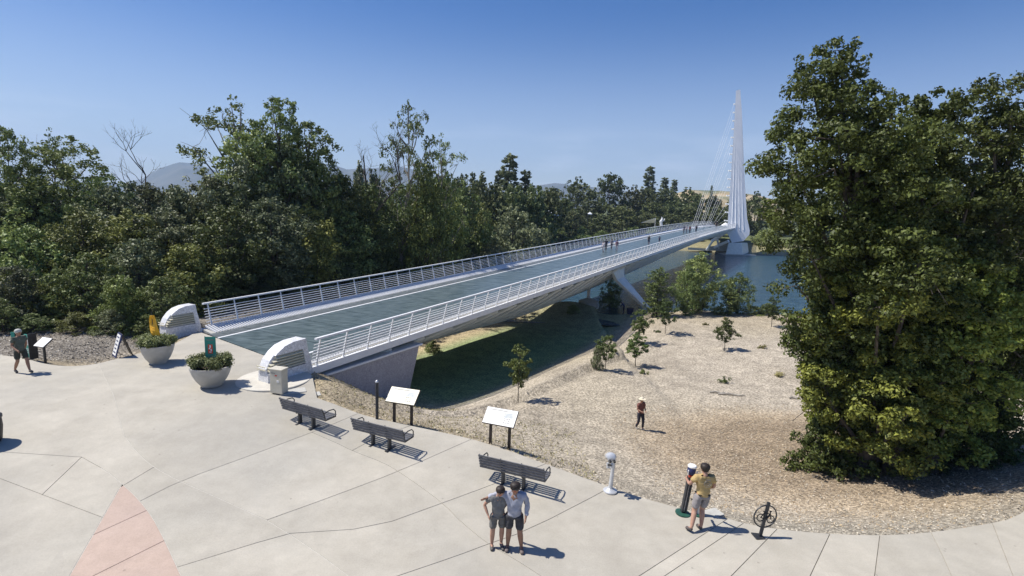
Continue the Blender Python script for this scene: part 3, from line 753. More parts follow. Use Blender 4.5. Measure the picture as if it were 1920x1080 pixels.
def planter(px, py, label, R_, Hh):
    p = on_plaza(px, py); o = empty('planter_bowl', p, label, 'planter', 'round concrete planters by the bridge')
    pr = [(R_*.50, 0), (R_*.52, .05), (R_*.72, Hh*.30), (R_*.88, Hh*.60), (R_*.97, Hh*.86), (R_, Hh*.98), (R_, Hh), (R_*.93, Hh), (R_*.90, Hh*.90)]
    MB().lathe(pr, 40).build('bowl', M_bowl, o, smooth=True)
    MB().lathe([(R_*.895, Hh*.80), (R_*.895, Hh*.91)], 24).build('soil', M_soil, o)
    return p
p2 = planter(397, 722, 'round tapered concrete planter in front of the green banner, nearer the kiosk', .74, .80)
p1 = planter(297, 680, 'round tapered concrete planter with the orange flag, farther left by the parapet', .66, .84)
for p, R_, Hh, lb in ((p2, .74, .80, 'low leafy green shrub filling the planter with the green banner'), (p1, .66, .84, 'leafy green shrub filling the planter with the orange flag')):
    rg = np.random.default_rng(int(abs(p[0])*10)); n = 46; a = rg.random(n)*6.28; r = R_*1.0*np.sqrt(rg.random(n))
    C = np.column_stack([r*np.cos(a), r*np.sin(a), Hh+.12+.18*rg.random(n)*(1-r/R_*.3)]); s = .13+.06*rg.random(n)
    o = empty('planter_shrub', p, lb, 'shrub', 'shrubs in the planters'); me = leafcloud('foliage', C, np.column_stack([s, s, s*1.2]), 5200, .075, rg, L_pl, up=.8, shell=.2)
    link('foliage', me, o)
    sb = MB()
    for i in range(0, n, 2): sb.tube([(C[i, 0]*.4, C[i, 1]*.4, Hh*.85), tuple(C[i])], [.012, .006], 4)
    sb.build('stem', M_bark, o)
o = empty('green_banner', (p2[0]-.03, p2[1]+.1, p2[2]+.7), 'tall narrow green banner with red and white mark standing in the nearer planter', 'banner', rz=.12)
MB().box((0, 0, .70), (.40, .02, 1.0)).build('cloth', M_green, o); MB().box((.0, -.013, .72), (.17, .006, .36)).build('red_mark', M_red, o)
mb = MB()
for k, (dx, dz2, w, h) in enumerate(((0, .82, .05, .10), (-.03, .74, .05, .05), (.03, .68, .04, .08), (0, .60, .08, .03))): mb.box((dx, -.018, dz2), (w, .004, h))
mb.build('white_mark', M_white, o)
mb = MB()
for k in range(5): mb.box((0, -.012, .48-k*.05), (.24-.03*(k % 2), .004, .014))
mb.box((0, -.012, 1.08), (.26, .004, .03)); mb.build('print', M_print, o)
MB().tube([(-.19, .02, 0), (-.19, .02, 1.22)], .012, 6).build('pole', M_dark, o)
o = empty('orange_flag', (p1[0]-.1, p1[1], p1[2]+1.02), 'crumpled orange and yellow flag standing in the farther planter', 'flag')
V = []; nn = 9
for j in range(nn):
    t = j/(nn-1); w = .05+.13*math.sin(t*2.6)
    for i in range(4):
        u = i/3-.5; V.append((u*w*2+.12*t*t-.03, .05*math.sin(6*t+3*u), .98-t*.80))
MB().add(V, [(j*4+i, j*4+i+1, j*4+i+5, j*4+i+4) for j in range(nn-1) for i in range(3)]).build('cloth', M_orange, o)
o.scale = (1.15, 1.15, 1.1)
md = o.children[0].modifiers.new('thickness', 'SOLIDIFY'); md.thickness = .012
MB().tube([(-.03, .02, 0), (-.06, .02, 1.12)], .012, 6).build('pole', M_dark, o)
# ------------------------------------------------------------------ sandwich board, small stands on the left
p = on_plaza(228, 667); o = empty('sandwich_board', p, 'dark framed sandwich board with white text panel at the edge of the mulch', 'sign', rz=math.radians(-42))
A = Matrix.Rotation(math.radians(-16), 3, 'X'); B_ = Matrix.Rotation(math.radians(18), 3, 'X')
MB().box((0, -.13, .52), (.66, .035, 1.06), A).build('front_board', M_blue, o); MB().box((0, .20, .52), (.66, .03, 1.06), B_).build('back_board', M_black, o)
MB().box((0, -.152, .54), (.52, .012, .92), A).build('paper', M_panelB, o)
mb = MB(); Rm = A
for k in range(5):
    c = Vector((0, -.152, .54))+Rm @ Vector((0, -.009, .34-k*.17)); mb.box(c, (.36-.06*(k % 2), .004, .055), Rm)
mb.build('print', M_blue, o)
def lectern(p, w, rz, label, mat, tilt=32, hgt=.95, legs=2, dep=.62, post=M_brown, prn=True, group=None):
    o = empty('interpretive_sign', p, label, 'sign', group, rz=rz)
    xs = (-w*.30, w*.30) if legs == 2 else (0,)
    for x in xs:
        MB().box((x, 0, hgt*.5-.1), (.09, .07, hgt+.1)).build('leg', post, o, bevel=.006)
    R_ = Matrix.Rotation(math.radians(tilt), 3, 'X')
    MB().box((0, 0, hgt+.02), (w, dep, .05), R_).build('frame', post, o, bevel=.006)
    MB().box(Vector((0, 0, hgt+.02))+R_ @ Vector((0, 0, .029)), (w-.03, dep-.03, .012), R_).build('panel', mat, o)
    if prn:
        mb = MB()
        for i in range(3):
            for j in range(3):
                if (i, j) == (1, 1): continue
                mb.box(Vector((0, 0, hgt+.02))+R_ @ Vector((w*.16+i*.075, -dep*.30+j*.07, .037)), (.055, .028, .003), R_)
        mb.build('print', M_print, o)
        T = lambda x, y, z=.037: Vector((0, 0, hgt+.02))+R_ @ Vector((x, y, z))
        mb = MB()
        for k in range(5): mb.box(T(-w*.20-.02*(k % 2), dep*.12-k*.055), (w*.34-.04*(k % 2), .010, .002), R_)
        mb.box(T(-w*.1, dep*.36), (w*.55, .035, .002), R_); mb.build('text_lines', M_lid, o)
        MB().box(T(w*.24, dep*.14, .0365), (w*.30, dep*.30, .002), R_).build('photo_print', M_printpale, o)
    return o
def mid(a, b): return (a+b)/2
a, b = on_plaza(739, 787), on_plaza(772, 794); m_ = mid(a, b); m_[2] = gz(m_[0], m_[1])
lectern(m_, 1.12, math.atan2(b[1]-a[1], b[0]-a[0]), 'interpretive sign with cream panel on two posts, next to the tall dark post', M_panelA, 40, 1.0, prn=True)
a, b = on_plaza(921, 825), on_plaza(953, 834); m_ = mid(a, b); m_[2] = gz(m_[0], m_[1])
lectern(m_, 1.12, math.atan2(b[1]-a[1], b[0]-a[0])+.05, 'interpretive sign with white panel on two dark posts, behind the nearest bench', M_panelB, 40, 1.0)
p = on_plaza(85, 678); lectern(p, .62, math.radians(-18), 'small white lectern sign on one dark post at the left edge of the mulch', M_panelB, 38, .82, 1, .5, M_black, False)
p = on_plaza(56, 672); o = empty('poster_stand', p, 'green poster stand with pale round emblem beside the small lectern', 'sign', rz=math.radians(-25))
MB().box((0, 0, .55), (.50, .05, 1.0)).build('board', M_green, o); MB().box((.27, .04, .58), (.05, .30, 1.12)).build('side_board', M_black, o)
mb = MB(); mb.tube([(.05, -.027, .72), (.05, -.032, .72)], .13, 20); mb.build('emblem', M_silver, o)
mb = MB()
for k in range(3): mb.box((.03, -.028, .42-k*.08), (.32-.08*k, .006, .025))
mb.build('print', M_silver, o)
for x in (-.2, .2): MB().box((x, 0, .03), (.05, .36, .05)).build('foot', M_black, o)
p = at_z(30, 668, .72); o = empty('route_marker', p, 'slim teal topped marker post behind the walking person at far left', 'marker post')
MB().box((0, 0, .55), (.10, .08, 1.1)).build('post', M_brown, o); MB().box((0, -.045, .95), (.16, .02, .32)).build('plate', M_green, o)
p = on_plaza(-25, 832); o = empty('dark_bin', p, 'dark rounded object cut off by the left picture edge', 'bin')
MB().lathe([(.30, 0), (.36, .1), (.40, .5), (.38, .85), (.28, 1.0), (.1, 1.06)], 24).build('body', M_black, o, smooth=True); MB().lathe([(.41, .78), (.41, .84), (.39, .86)], 24).build('rim', M_dark, o)

# ------------------------------------------------------------------ benches
def bench(A, B, label):
    A = np.asarray(A); B = np.asarray(B); L = 2.02; c = (A+B)/2; a = math.atan2(B[1]-A[1], B[0]-A[0]); z = float(zp(c[0], c[1]))
    o = empty('park_bench', (c[0], c[1], z), label, 'bench', 'dark slatted benches along the terrace edge', rz=a); o.scale = (1, 1, 1.07)
    # local: +y is the seat side (towards the river), back stands at y = 0
    for k in range(5):
        t = k/4; MB().box((0, -.10+.12*(1-t), .44+.088*k), (L, .026, .064), Matrix.Rotation(math.radians(14), 3, 'X')).build('back_slat', M_slat, o, bevel=.004)
    for k in range(5):
        MB().box((0, .12+.092*k, .435+.012*abs(k-1.5)), (L, .066, .026)).build('seat_slat', M_slat, o, bevel=.004)
    for x in (-.32, .32):
        mb = MB(); mb.box((x, .16, .20), (.07, .12, .42)); mb.box((x, .20, .012), (.09, .46, .024)); mb.box((x, .26, .40), (.05, .50, .03))
        mb.tube([(x, .10, .38), (x, .03, .46), (x, -.075, .82)], .022, 6); mb.build('leg', M_dark, o)
    for x in (-L/2+.03, L/2-.03):
        mb = MB(); mb.box((x, .28, .405), (.035, .46, .03)); mb.tube([(x, .06, .44), (x, .015, .62), (x, -.09, .83)], .018, 6); mb.build('end_frame', M_dark, o)
        mb = MB(); mb.tube([(x, .50, .42), (x, .50, .58), (x, .42, .66), (x, .22, .68), (x, .02, .64)], .018, 6); mb.build('armrest', M_dark, o)
    return o
def on_back(px, py): 
    return on_plaza(px, py, .82)[:2]
def bp_(px, py):
    z = .5
    for _ in range(20): P = at_z(px, py, z+.82); z = float(zp(P[0], P[1]))
    return P[:2]
bench(bp_(898, 849), bp_(1025, 885), 'dark slatted bench nearest the camera, behind the couple')
bench(bp_(660, 781), bp_(760, 812), 'middle dark slatted bench, in front of the tall dark post')
bench(bp_(529, 744), bp_(607, 772), 'farthest dark slatted bench, next to the beige kiosk')
# ------------------------------------------------------------------ post, viewer, repair stand, bike rack
p = on_plaza(707, 785); p[2] = gz(p[0], p[1]); o = empty('light_post', p, 'tall dark slim post with domed silver cap beside the cream sign', 'post')
MB().tube([(0, 0, -.1), (0, 0, 1.50)], .055, 14).build('shaft', M_dark, o, smooth=True); MB().lathe([(.06, 1.50), (.058, 1.53), (.03, 1.57), (.005, 1.58)], 14).build('cap', M_silver, o, smooth=True)
p = on_plaza(1144, 921); o = empty('tower_viewer', p, 'silver coin operated viewer on a bent pedestal at the plaza edge', 'viewer', rz=math.radians(20)); o.scale = (1, 1, .9)
MB().lathe([(.20, 0), (.20, .04), (.14, .07), (.07, .12), (.06, .2)], 20).build('base', M_silver, o, smooth=True)
MB().tube([(0, 0, .1), (.02, 0, .5), (.06, .02, .95), (.05, .02, 1.05)], [.065, .055, .05, .05], 12).build('pedestal', M_silver, o, smooth=True)
MB().tube([(.06, .02, .98), (-.08, -.05, .84), (-.2, -.10, .90), (-.19, -.08, 1.05)], .035, 8).build('handle_yoke', M_silver, o, smooth=True)
MB().tube([(.10, .02, 1.02), (-.10, -.04, 1.04), (-.10, -.04, 1.10)], [.04, .06, .06], 10).build('cradle', M_silver, o, smooth=True)
mb = MB(); mb.lathe([(.07, -.15), (.12, -.12), (.145, -.02), (.145, .08), (.11, .16), (.05, .185)], 18, (0, 0, 0)); hd = mb.build('viewer_head', M_silver, o, smooth=True); hd.location = (-.08, -.03, 1.22); hd.rotation_euler = (math.radians(70), 0, math.radians(-25)); hd.scale = (1.1, .85, 1.05)
for dx in (-.055, .055): MB().tube([(-.09+dx, -.05-dx*.4, 1.20), (-.13+dx, -.20-dx*.4, 1.17)], .055, 12).build('barrel', M_silver, o, smooth=True)
for dx in (-.055, .055): MB().tube([(-.13+dx, -.20-dx*.4, 1.18), (-.15+dx, -.27-dx*.4, 1.16)], .034, 10).build('eyepiece', M_black, o)
MB().lathe([(.062, -.01), (.062, .01)], 12, (-.20, -.20, 1.03)).build('coin_box', M_dark, o)
p = on_plaza(1280, 963); o = empty('bike_repair_stand', p, 'dark bicycle repair stand with white round top and green bases beside the man in yellow', 'repair stand'); o.rotation_euler = (0, math.radians(6), 0)
MB().lathe([(.20, 0), (.20, .035), (.12, .05)], 22).build('base', M_greenbase, o, smooth=True)
MB().box((-.035, 0, .60), (.05, .13, 1.12)).build('column', M_dark, o, bevel=.01); MB().box((.055, 0, .60), (.05, .13, 1.12)).build('column', M_dark, o, bevel=.01)
MB().box((.01, .0, .60), (.03, .05, 1.05)).build('cable_rail', M_silver, o)
MB().lathe([(.09, 1.17), (.11, 1.22), (.11, 1.34), (.09, 1.37)], 20).build('top_drum', M_blue, o, smooth=True)
MB().lathe([(.115, 1.36), (.12, 1.39), (.10, 1.42)], 20).build('lid', M_panelB, o, smooth=True)
MB().box((.01, -.05, 1.13), (.16, .10, .05)).build('red_clamp', M_red, o)
for x in (.10, -.09): MB().tube([(x, -.06, 1.15), (x*1.3, -.09, 1.30)], .016, 6).build('clamp_arm', M_panelB, o)
o2 = empty('air_pump', (p[0]+.42, p[1]-.03, 0), 'dark upright air pump with hose right beside the bicycle repair stand', 'pump'); o2.rotation_euler = (0, math.radians(5), 0)
MB().lathe([(.15, 0), (.15, .03), (.07, .05)], 18).build('base', M_greenbase, o2, smooth=True); MB().tube([(0, 0, .04), (0, 0, .30)], .07, 12).build('lower_cylinder', M_silver, o2, smooth=True)
MB().tube([(0, 0, .30), (0, 0, .92)], .05, 12).build('cylinder', M_dark, o2, smooth=True); MB().box((0, -.02, .95), (.22, .05, .05)).build('grip', M_black, o2)
MB().tube([(0, -.05, .4), (-.12, -.08, .3), (-.22, -.04, .45), (-.28, 0, .42)], .014, 6).build('hose', M_black, o2)
p = on_plaza(1425, 1006); o = empty('bicycle_rack', p, 'round steel bicycle rack with a bicycle outline in its ring', 'bike rack', rz=math.radians(6))
lean = Matrix.Rotation(math.radians(9), 3, 'Y')
o.rotation_euler = (0, math.radians(8), math.radians(6))
def circ(c, r, n=28): return [(c[0]+r*math.cos(t*2*math.pi/n), c[1], c[2]+r*math.sin(t*2*math.pi/n)) for t in range(n+1)]
MB().box((0, 0, .46), (.075, .05, .98)).build('post', M_dark, o, bevel=.005); MB().box((0, 0, -.004), (.34, .26, .035)).build('base_plate', M_dark, o, bevel=.004)
MB().tube(circ((0, 0, .56), .30), .018, 8, False).build('ring', M_dark, o, smooth=True)
bm_ = o; zc = .53
MB().tube(circ((-.14, -.03, zc), .095, 20), .013, 6, False).build('bicycle_wheel', M_black, o); MB().tube(circ((.14, -.03, zc-.02), .095, 20), .013, 6, False).build('bicycle_wheel', M_black, o)
mb = MB()
for a_, b_2 in (((-.14, zc), (-.07, zc+.13)), ((-.07, zc+.13), (.10, zc+.12)), ((-.07, zc+.13), (-.02, zc-.02)), ((-.02, zc-.02), (.10, zc+.12)), ((.10, zc+.12), (.14, zc-.02)), ((-.14, zc), (-.02, zc-.02)), ((-.07, zc+.13), (-.075, zc+.17)), ((.10, zc+.12), (.09, zc+.19)), ((.06, zc+.19), (.12, zc+.20)), ((-.11, zc+.175), (-.04, zc+.175))):
    mb.tube([(a_[0], -.03, a_[1]), (b_2[0], -.03, b_2[1])], .013, 6)
mb.build('bicycle_frame', M_black, o)

# ------------------------------------------------------------------ trees
def make_tree(name, h, w, z0, prof, ncl, cr, nleaf, lsize, lmat, bmat=None, seed=0, sub=8, trunk_r=.22, up=.4, bend=0., sink=.0, core=.35, lean=0., tuft=.42, twigs=0):
    rg = np.random.default_rng(seed); C = []; Rr = []; prim = []
    tt = (np.arange(ncl)+rg.random(ncl))/ncl
    for i, t in enumerate(tt):
        a = i*2.39996+rg.random()*.9; R_ = prof(t)*w/2; rad = R_*(core+(1-core)*math.sqrt(rg.random()))
        r = cr*(.6+.8*rg.random())*(.55+.45*min(1, prof(t)*1.2)); rad = max(0, rad-r*.55)
        bx = bend*math.sin(t*2.2)+lean*t**1.4
        c = np.array([rad*math.cos(a)+bx, rad*math.sin(a), z0+(h-z0-r*.6)*t+(rg.random()-.5)*r*.6]); prim.append((c, r))
        for k in range(sub):
            d = rg.normal(size=3); d /= np.linalg.norm(d); d[2] = d[2]*.7+.15
            C.append(c+d*r*.80); Rr.append([r*tuft*(.6+.8*rg.random())]*2+[r*tuft*.85*(.6+.6*rg.random())])
    crown = leafcloud(name+'_crown', C, Rr, nleaf, lsize, rg, lmat, up=up, shell=.25)
    mb = MB(); top = h*.82
    tp = [(bend*math.sin(max(0, (z-z0)/(h-z0))*2.2)+lean*max(0, (z-z0)/(h-z0))**1.4+(rg.random()-.5)*trunk_r*1.2, (rg.random()-.5)*trunk_r*1.2, z) for z in np.linspace(-.4, top, 8)]
    mb.tube(tp, [trunk_r*(1.25 if i == 0 else 1-.85*i/7) for i in range(8)], 8)
    nb = min(len(prim), 26)
    for c, r in [prim[i] for i in rg.choice(len(prim), nb, replace=False)]:
        zs = max(z0*.7, c[2]-abs(np.hypot(c[0], c[1]))*.8-r); zs = min(zs, top*.95); f_ = (zs+.4)/(top+.4)*7; i0 = int(min(f_, 6)); q = np.array(tp[i0])*(1-(f_-i0))+np.array(tp[i0+1])*(f_-i0)
        m_ = (q+c)/2+np.array([0, 0, -.12*np.linalg.norm(c-q)])+rg.normal(size=3)*.12*r
        mb.tube([tuple(q), tuple(m_), tuple(c)], [trunk_r*.36, trunk_r*.24, trunk_r*.09], 5)
        for k in range(twigs):
            e_ = c+rg.normal(size=3)*r*.5; mb.tube([tuple(c), tuple((c+e_)/2+rg.normal(size=3)*r*.12), tuple(e_)], [trunk_r*.09, trunk_r*.05, .012], 4)
    trunk = mb.mesh(name+'_trunk', bmat or M_bark, smooth=True)
    return dict(crown=crown, trunk=trunk, h=h, w=w, name=name)
def P_round(t): return math.sqrt(max(0, 1-(2*t-.92)**2))*.96+.04
def P_low(t): return (1-t)**.45 if t > .25 else .80+.2*t/.25
def P_cone(t): return max(.05, (1-t)**.8)
def P_tall(t): return float(np.interp(t, [0, .15, .35, .6, .8, .92, 1], [.6, .85, .9, 1.0, .85, .6, .3]))
def P_willow(t): return float(np.interp(t, [0, .2, .5, .75, .88, 1], [.8, .95, 1, .88, .65, .25]))
def P_pine(t): return float(np.interp(t, [0, .3, .6, .85, 1], [1, .95, .62, .34, .10]))
def P_shrub(t): return max(.1, math.sqrt(max(0, 1-t*t)))
K = {}
K['bushy'] = [make_tree('bushy', 10, 8, .6, P_round, 46, 1.25, 10500, .27, m_, seed=s) for s, m_ in ((1, L_for), (2, L_wil), (3, L_grey), (25, L_yel))]
K['shrub'] = [make_tree('shrub', 5, 5, .1, P_shrub, 34, .85, 7500, .19, m_, seed=s, trunk_r=.12) for s, m_ in ((4, L_for), (5, L_grey), (26, L_yel))]
K['willow'] = [make_tree('willow', 15, 8.5, .6, P_willow, 70, 1.05, 13000, .25, L_wil, seed=6, up=0)]
K['tall'] = [make_tree('tall', 16, 7.5, 1., P_tall, 60, 1.15, 12000, .27, L_for, seed=s, trunk_r=.28) for s in (7, 8)]
K['open'] = [make_tree('open', 17, 9, 5, P_round, 34, 1.05, 4600, .26, L_for, M_barkpale, seed=s, trunk_r=.3, sub=6, core=.3, bend=b, twigs=4) for s, b in ((9, .5), (10, -1.3))]
K['pale'] = [make_tree('pale', 9, 9, .4, P_shrub, 50, 1.2, 8000, .30, L_pale, seed=11)]
K['far'] = [make_tree('far', 16, 14, .5, P_round, 44, 2.3, 3800, .80, L_far, seed=s, sub=5) for s in (12, 13, 14)]
K['farlow'] = [make_tree('farlow', 7, 12, .2, P_shrub, 30, 1.7, 2400, .65, L_for, seed=15)]
K['pine'] = [make_tree('pine', 22, 7, 1, P_pine, 70, 1.25, 4200, .62, L_pale, seed=s, sub=4, trunk_r=.3) for s in (16, 17)]
K['sapling'] = [make_tree('sapling', 3.6, 2.1, 1.15, P_round, 22, .40, 3400, .12, L_sap, seed=s, trunk_r=.035, sub=5, core=.2) for s in (18, 19, 20)]
K['riverbush'] = [make_tree('riverbush', 6.5, 5.5, .25, P_round, 44, .85, 11000, .18, L_for, seed=21, trunk_r=.12), make_tree('riverbush', 7, 3.2, .3, P_tall, 40, .62, 6500, .17, L_for, seed=22, trunk_r=.1)]
K['undergrowth'] = [make_tree('undergrowth', 2.2, 2.6, .1, P_shrub, 24, .5, 5000, .13, L_oakdark, seed=23, trunk_r=.05)]
def place(kind, name, x, y, top, width, label, cat='tree', group=None, var=None, z=None, rot=None):
    Ks = K[kind]; k = Ks[RNG.integers(len(Ks)) if var is None else var % len(Ks)]
    zz = gz(x, y) if z is None else z; hh = max(1.0, top-zz)
    o = empty(name, (x, y, zz), label, cat, group, rz=RNG.random()*6.28 if rot is None else rot)
    o.scale = (width/k['w'], width/k['w'], hh/k['h'])
    link('crown', k['crown'], o); link('trunk', k['trunk'], o); return o
def tpx(kind, name, px, D, topy, wpx, label, cat='tree', group=None, var=None, rot=None):
    P = at_depth(px, topy, D); return place(kind, name, P[0], D, P[2], wpx*D/F, label, cat, group, var, rot=rot)
# -- left woodland, front to back
GW = 'trees of the woodland left of the bridge'
SH = 'dense green shrub in the thicket behind the mulch bed, left of the bridge'
front = [(-60, 29, 470, 150), (25, 28.5, 500, 120), (95, 29.5, 530, 120), (160, 30, 475, 150), (225, 28.5, 515, 110), (300, 29.5, 520, 120), (50, 33, 425, 150), (255, 33, 450, 150), (350, 34, 455, 150), (400, 36, 520, 130), (455, 39.5, 500, 130),
         (520, 42, 485, 130), (575, 45, 495, 110), (630, 47.5, 480, 120), (430, 41, 440, 150), (690, 54, 450, 100), (760, 57, 468, 90), (815, 61, 460, 90), (330, 40, 430, 160), (120, 37, 430, 170), (0, 26.9, 560, 70), (205, 27.6, 580, 70), (275, 27.8, 590, 60),
         (60, 27.2, 590, 70), (140, 27.6, 585, 75), (495, 38.5, 545, 70), (600, 47, 520, 60), (545, 42.5, 530, 70), (660, 52.5, 490, 60)]
LM = [(-200, 'at the far left edge'), (30, 'above the walking person at far left'), (80, 'above the small lectern sign'), (130, 'above the widest part of the mulch bed'), (185, 'left of the sandwich board'), (225, 'above the sandwich board'), (270, 'above the orange flag'),
      (320, 'above the left parapet'), (370, 'above the first railing posts of the bridge'), (420, 'above the green banner'), (480, 'beneath the highest tree group'), (545, 'right of the highest tree group, above the railing'), (610, 'above the railing straight over the tall dark post'), (670, 'above the railing left of the leaning gnarled tree'), (730, 'beneath the leaning gnarled tree'), (790, 'right below the smaller sparse tree'), (850, 'left of the pale olive trees'), (930, 'beneath the tall grey green pine'), (2000, '')]
def where(px):
    return min(LM[:-1], key=lambda a: abs(a[0]-px))[1]
USED = {}
def uniq(lb):
    USED[lb] = USED.get(lb, 0)+1
    return lb
for i, (px, D, ty, wp) in enumerate(front):
    tpx('shrub', 'thicket_shrub', px, D, ty, wp, uniq(('low' if ty > 535 else 'tall' if ty < 460 else 'middling')+' thicket shrub '+where(px)), 'shrub', 'shrubs of the thicket left of the bridge')
mid_ = [(-40, 40, 330, 190), (60, 40, 345, 170), (200, 40, 350, 150), (275, 41, 345, 150), (335, 42, 350, 160), (395, 43, 330, 150), (460, 44, 300, 170), (530, 47, 265, 170), (590, 49, 300, 150), (640, 51, 330, 150), (690, 53, 345, 130),
        (425, 38, 385, 170), (505, 41, 370, 170), (575, 45, 385, 150), (640, 49, 385, 140), (700, 57, 370, 140), (760, 60, 345, 150), (820, 62, 335, 140), (870, 68, 350, 120), (790, 64, 395, 130), (850, 69, 400, 120), (720, 62, 410, 120),
        (240, 36, 395, 170), (150, 35, 390, 170), (310, 37, 395, 160), (905, 76, 385, 90)]
for i, (px, D, ty, wp) in enumerate(mid_):
    tpx('bushy', 'woodland_tree', px, D, ty, wp, uniq(('upper' if ty < 360 else 'lower')+' bushy woodland tree '+where(px)), 'tree', GW)
tpx('tall', 'tall_tree', 8, 40, 232, 95, 'tall dark columnar tree at the left picture edge')
tpx('willow', 'willow_tree', 120, 42, 255, 200, 'broad feathery willow like tree with rounded top near the left edge', var=0)
tpx('willow', 'willow_tree', 185, 40.5, 318, 130, 'lower rounded feathery tree on the right flank of the willow like tree', var=0)
tpx('willow', 'willow_tree', 62, 41, 320, 130, 'lower rounded feathery tree on the left flank of the willow like tree', var=0)
tpx('open', 'open_tree', 95, 48, 240, 100, 'paler thin crowned tree peeking over the willow like tree')
tpx('open', 'open_tree', 425, 50, 178, 190, 'tall airy tree with sparse pale leaves, left half of the highest group behind the bridge', var=0, rot=.4)
tpx('tall', 'tall_tree', 520, 47, 180, 150, 'tallest dense green tree in the middle of the left woodland', var=0)
tpx('tall', 'tall_tree', 575, 50, 225, 140, 'dense tall tree on the right shoulder of the highest group')
tpx('tall', 'tall_tree', 470, 46, 240, 150, 'dense tree in front of the sparse pale crowned tree')
tpx('open', 'open_tree', 752, 56, 186, 120, 'leaning gnarled tree with sparse crown standing alone against the sky', var=1, rot=2.9)
tpx('open', 'open_tree', 830, 58, 250, 110, 'smaller sparse tree just right of the leaning gnarled tree', var=0, rot=2.)
tpx('bushy', 'woodland_tree', 800, 56, 300, 110, 'dense low crown at the foot of the leaning gnarled tree')
tpx('pale', 'pale_tree', 965, 78, 385, 175, 'pale olive broad shrubby tree beside the far half of the left railing')
tpx('pale', 'pale_tree', 1000, 84, 425, 120, 'low pale olive shrubby tree closest to the left railing')
tpx('pale', 'pale_tree', 905, 70, 432, 130, 'greyish olive shrub mass behind the middle of the left railing')
# bare branching trees
def bare(name, px, D, topy, spread, label, seed, arch=0.):
    rg = np.random.default_rng(seed); T = at_depth(px, topy, D); z = gz(T[0], D); h = T[2]-z
    o = empty(name, (T[0], D, z), label, 'tree'); mb = MB(); tw = MB()
    def grow(p, d, L, r, lev):
        pts = [p]; 
        for k in range(4):
            d = d+rg.normal(size=3)*.13+np.array([arch*.08, 0, .05]); d /= np.linalg.norm(d); pts.append(pts[-1]+d*L/4)
        mb.tube([tuple(q) for q in pts], [r*(1-.14*i) for i in range(5)], 5)
        if lev < 4:
            for k in range(3 if lev else 5):
                q = pts[rg.integers(2, 5)]; dd = d+rg.normal(size=3)*np.array([.75, .5, .5])*spread+np.array([0, 0, .25]); dd /= np.linalg.norm(dd); grow(q, dd, L*(.24 if lev == 0 else .6), r*.5, lev+1)
    grow(np.array([0, 0, 0.]), np.array([arch*.3, 0, 1.]), h*.80, h*.008, 0)
    mb.build('trunk', M_bark, o); return o
bare('dead_tree', 268, 42, 262, .8, 'leafless dead tree sticking up above the low woodland beside the blue mountain', 31)
bare('dead_tree', 612, 52, 225, 1.1, 'bare drooping grey branches at the right side of the highest trees', 32, .5)
bare('dead_tree', 700, 58, 225, 1.0, 'bare drooping twigs on the left side of the leaning gnarled tree', 33, -.2)
bare('dead_tree', 65, 43, 285, .7, 'forked bare dark branch between the columnar tree and the willow like tree', 34)
bare('dead_tree', 540, 49, 215, .8, 'thin bare twigs rising over the tallest dense tree', 35)
# forest mass behind so no gaps below the skyline
for i, (px, D, ty, wp) in enumerate([(180, 90, 345, 110), (250, 95, 338, 110), (320, 95, 345, 110), (400, 95, 335, 110), (640, 110, 325, 90), (675, 120, 312, 50), (700, 115, 320, 80), (870, 112, 325, 80), (900, 108, 335, 80), (925, 100, 340, 80), (830, 120, 322, 90), (0, 90, 345, 110), (90, 90, 345, 110)]):
    tpx('far', 'distant_tree', px, D, ty, wp, 'distant dark skyline tree '+where(px), 'tree', 'trees far behind the left woodland')
for px, D, ty, wp, lb in ((957, 120, 287, 90, 'tall grey green pine rising highest behind the middle of the bridge'), (987, 122, 318, 70, 'pine immediately right of the tall grey green pine'), (905, 130, 320, 46, 'small dark pine left of the tall grey green pine'),
                          (887, 134, 322, 40, 'small dark pine farthest left on the skyline behind the bridge'), (935, 128, 318, 46, 'narrow pine touching the left side of the tall grey green pine'), (675, 112, 300, 46, 'dark conical conifer between the two tall left tree groups')):
    tpx('pine', 'pine_tree', px, D, ty, wp, lb, 'pine')
for i, (px, D, ty, wp) in enumerate([(960, 108, 345, 110), (1000, 112, 345, 100), (1040, 125, 352, 90), (925, 100, 352, 90)]):
    tpx('far', 'distant_tree', px, D, ty, wp, 'rounded dark tree below the group of pines', 'tree', 'round trees below the pines')
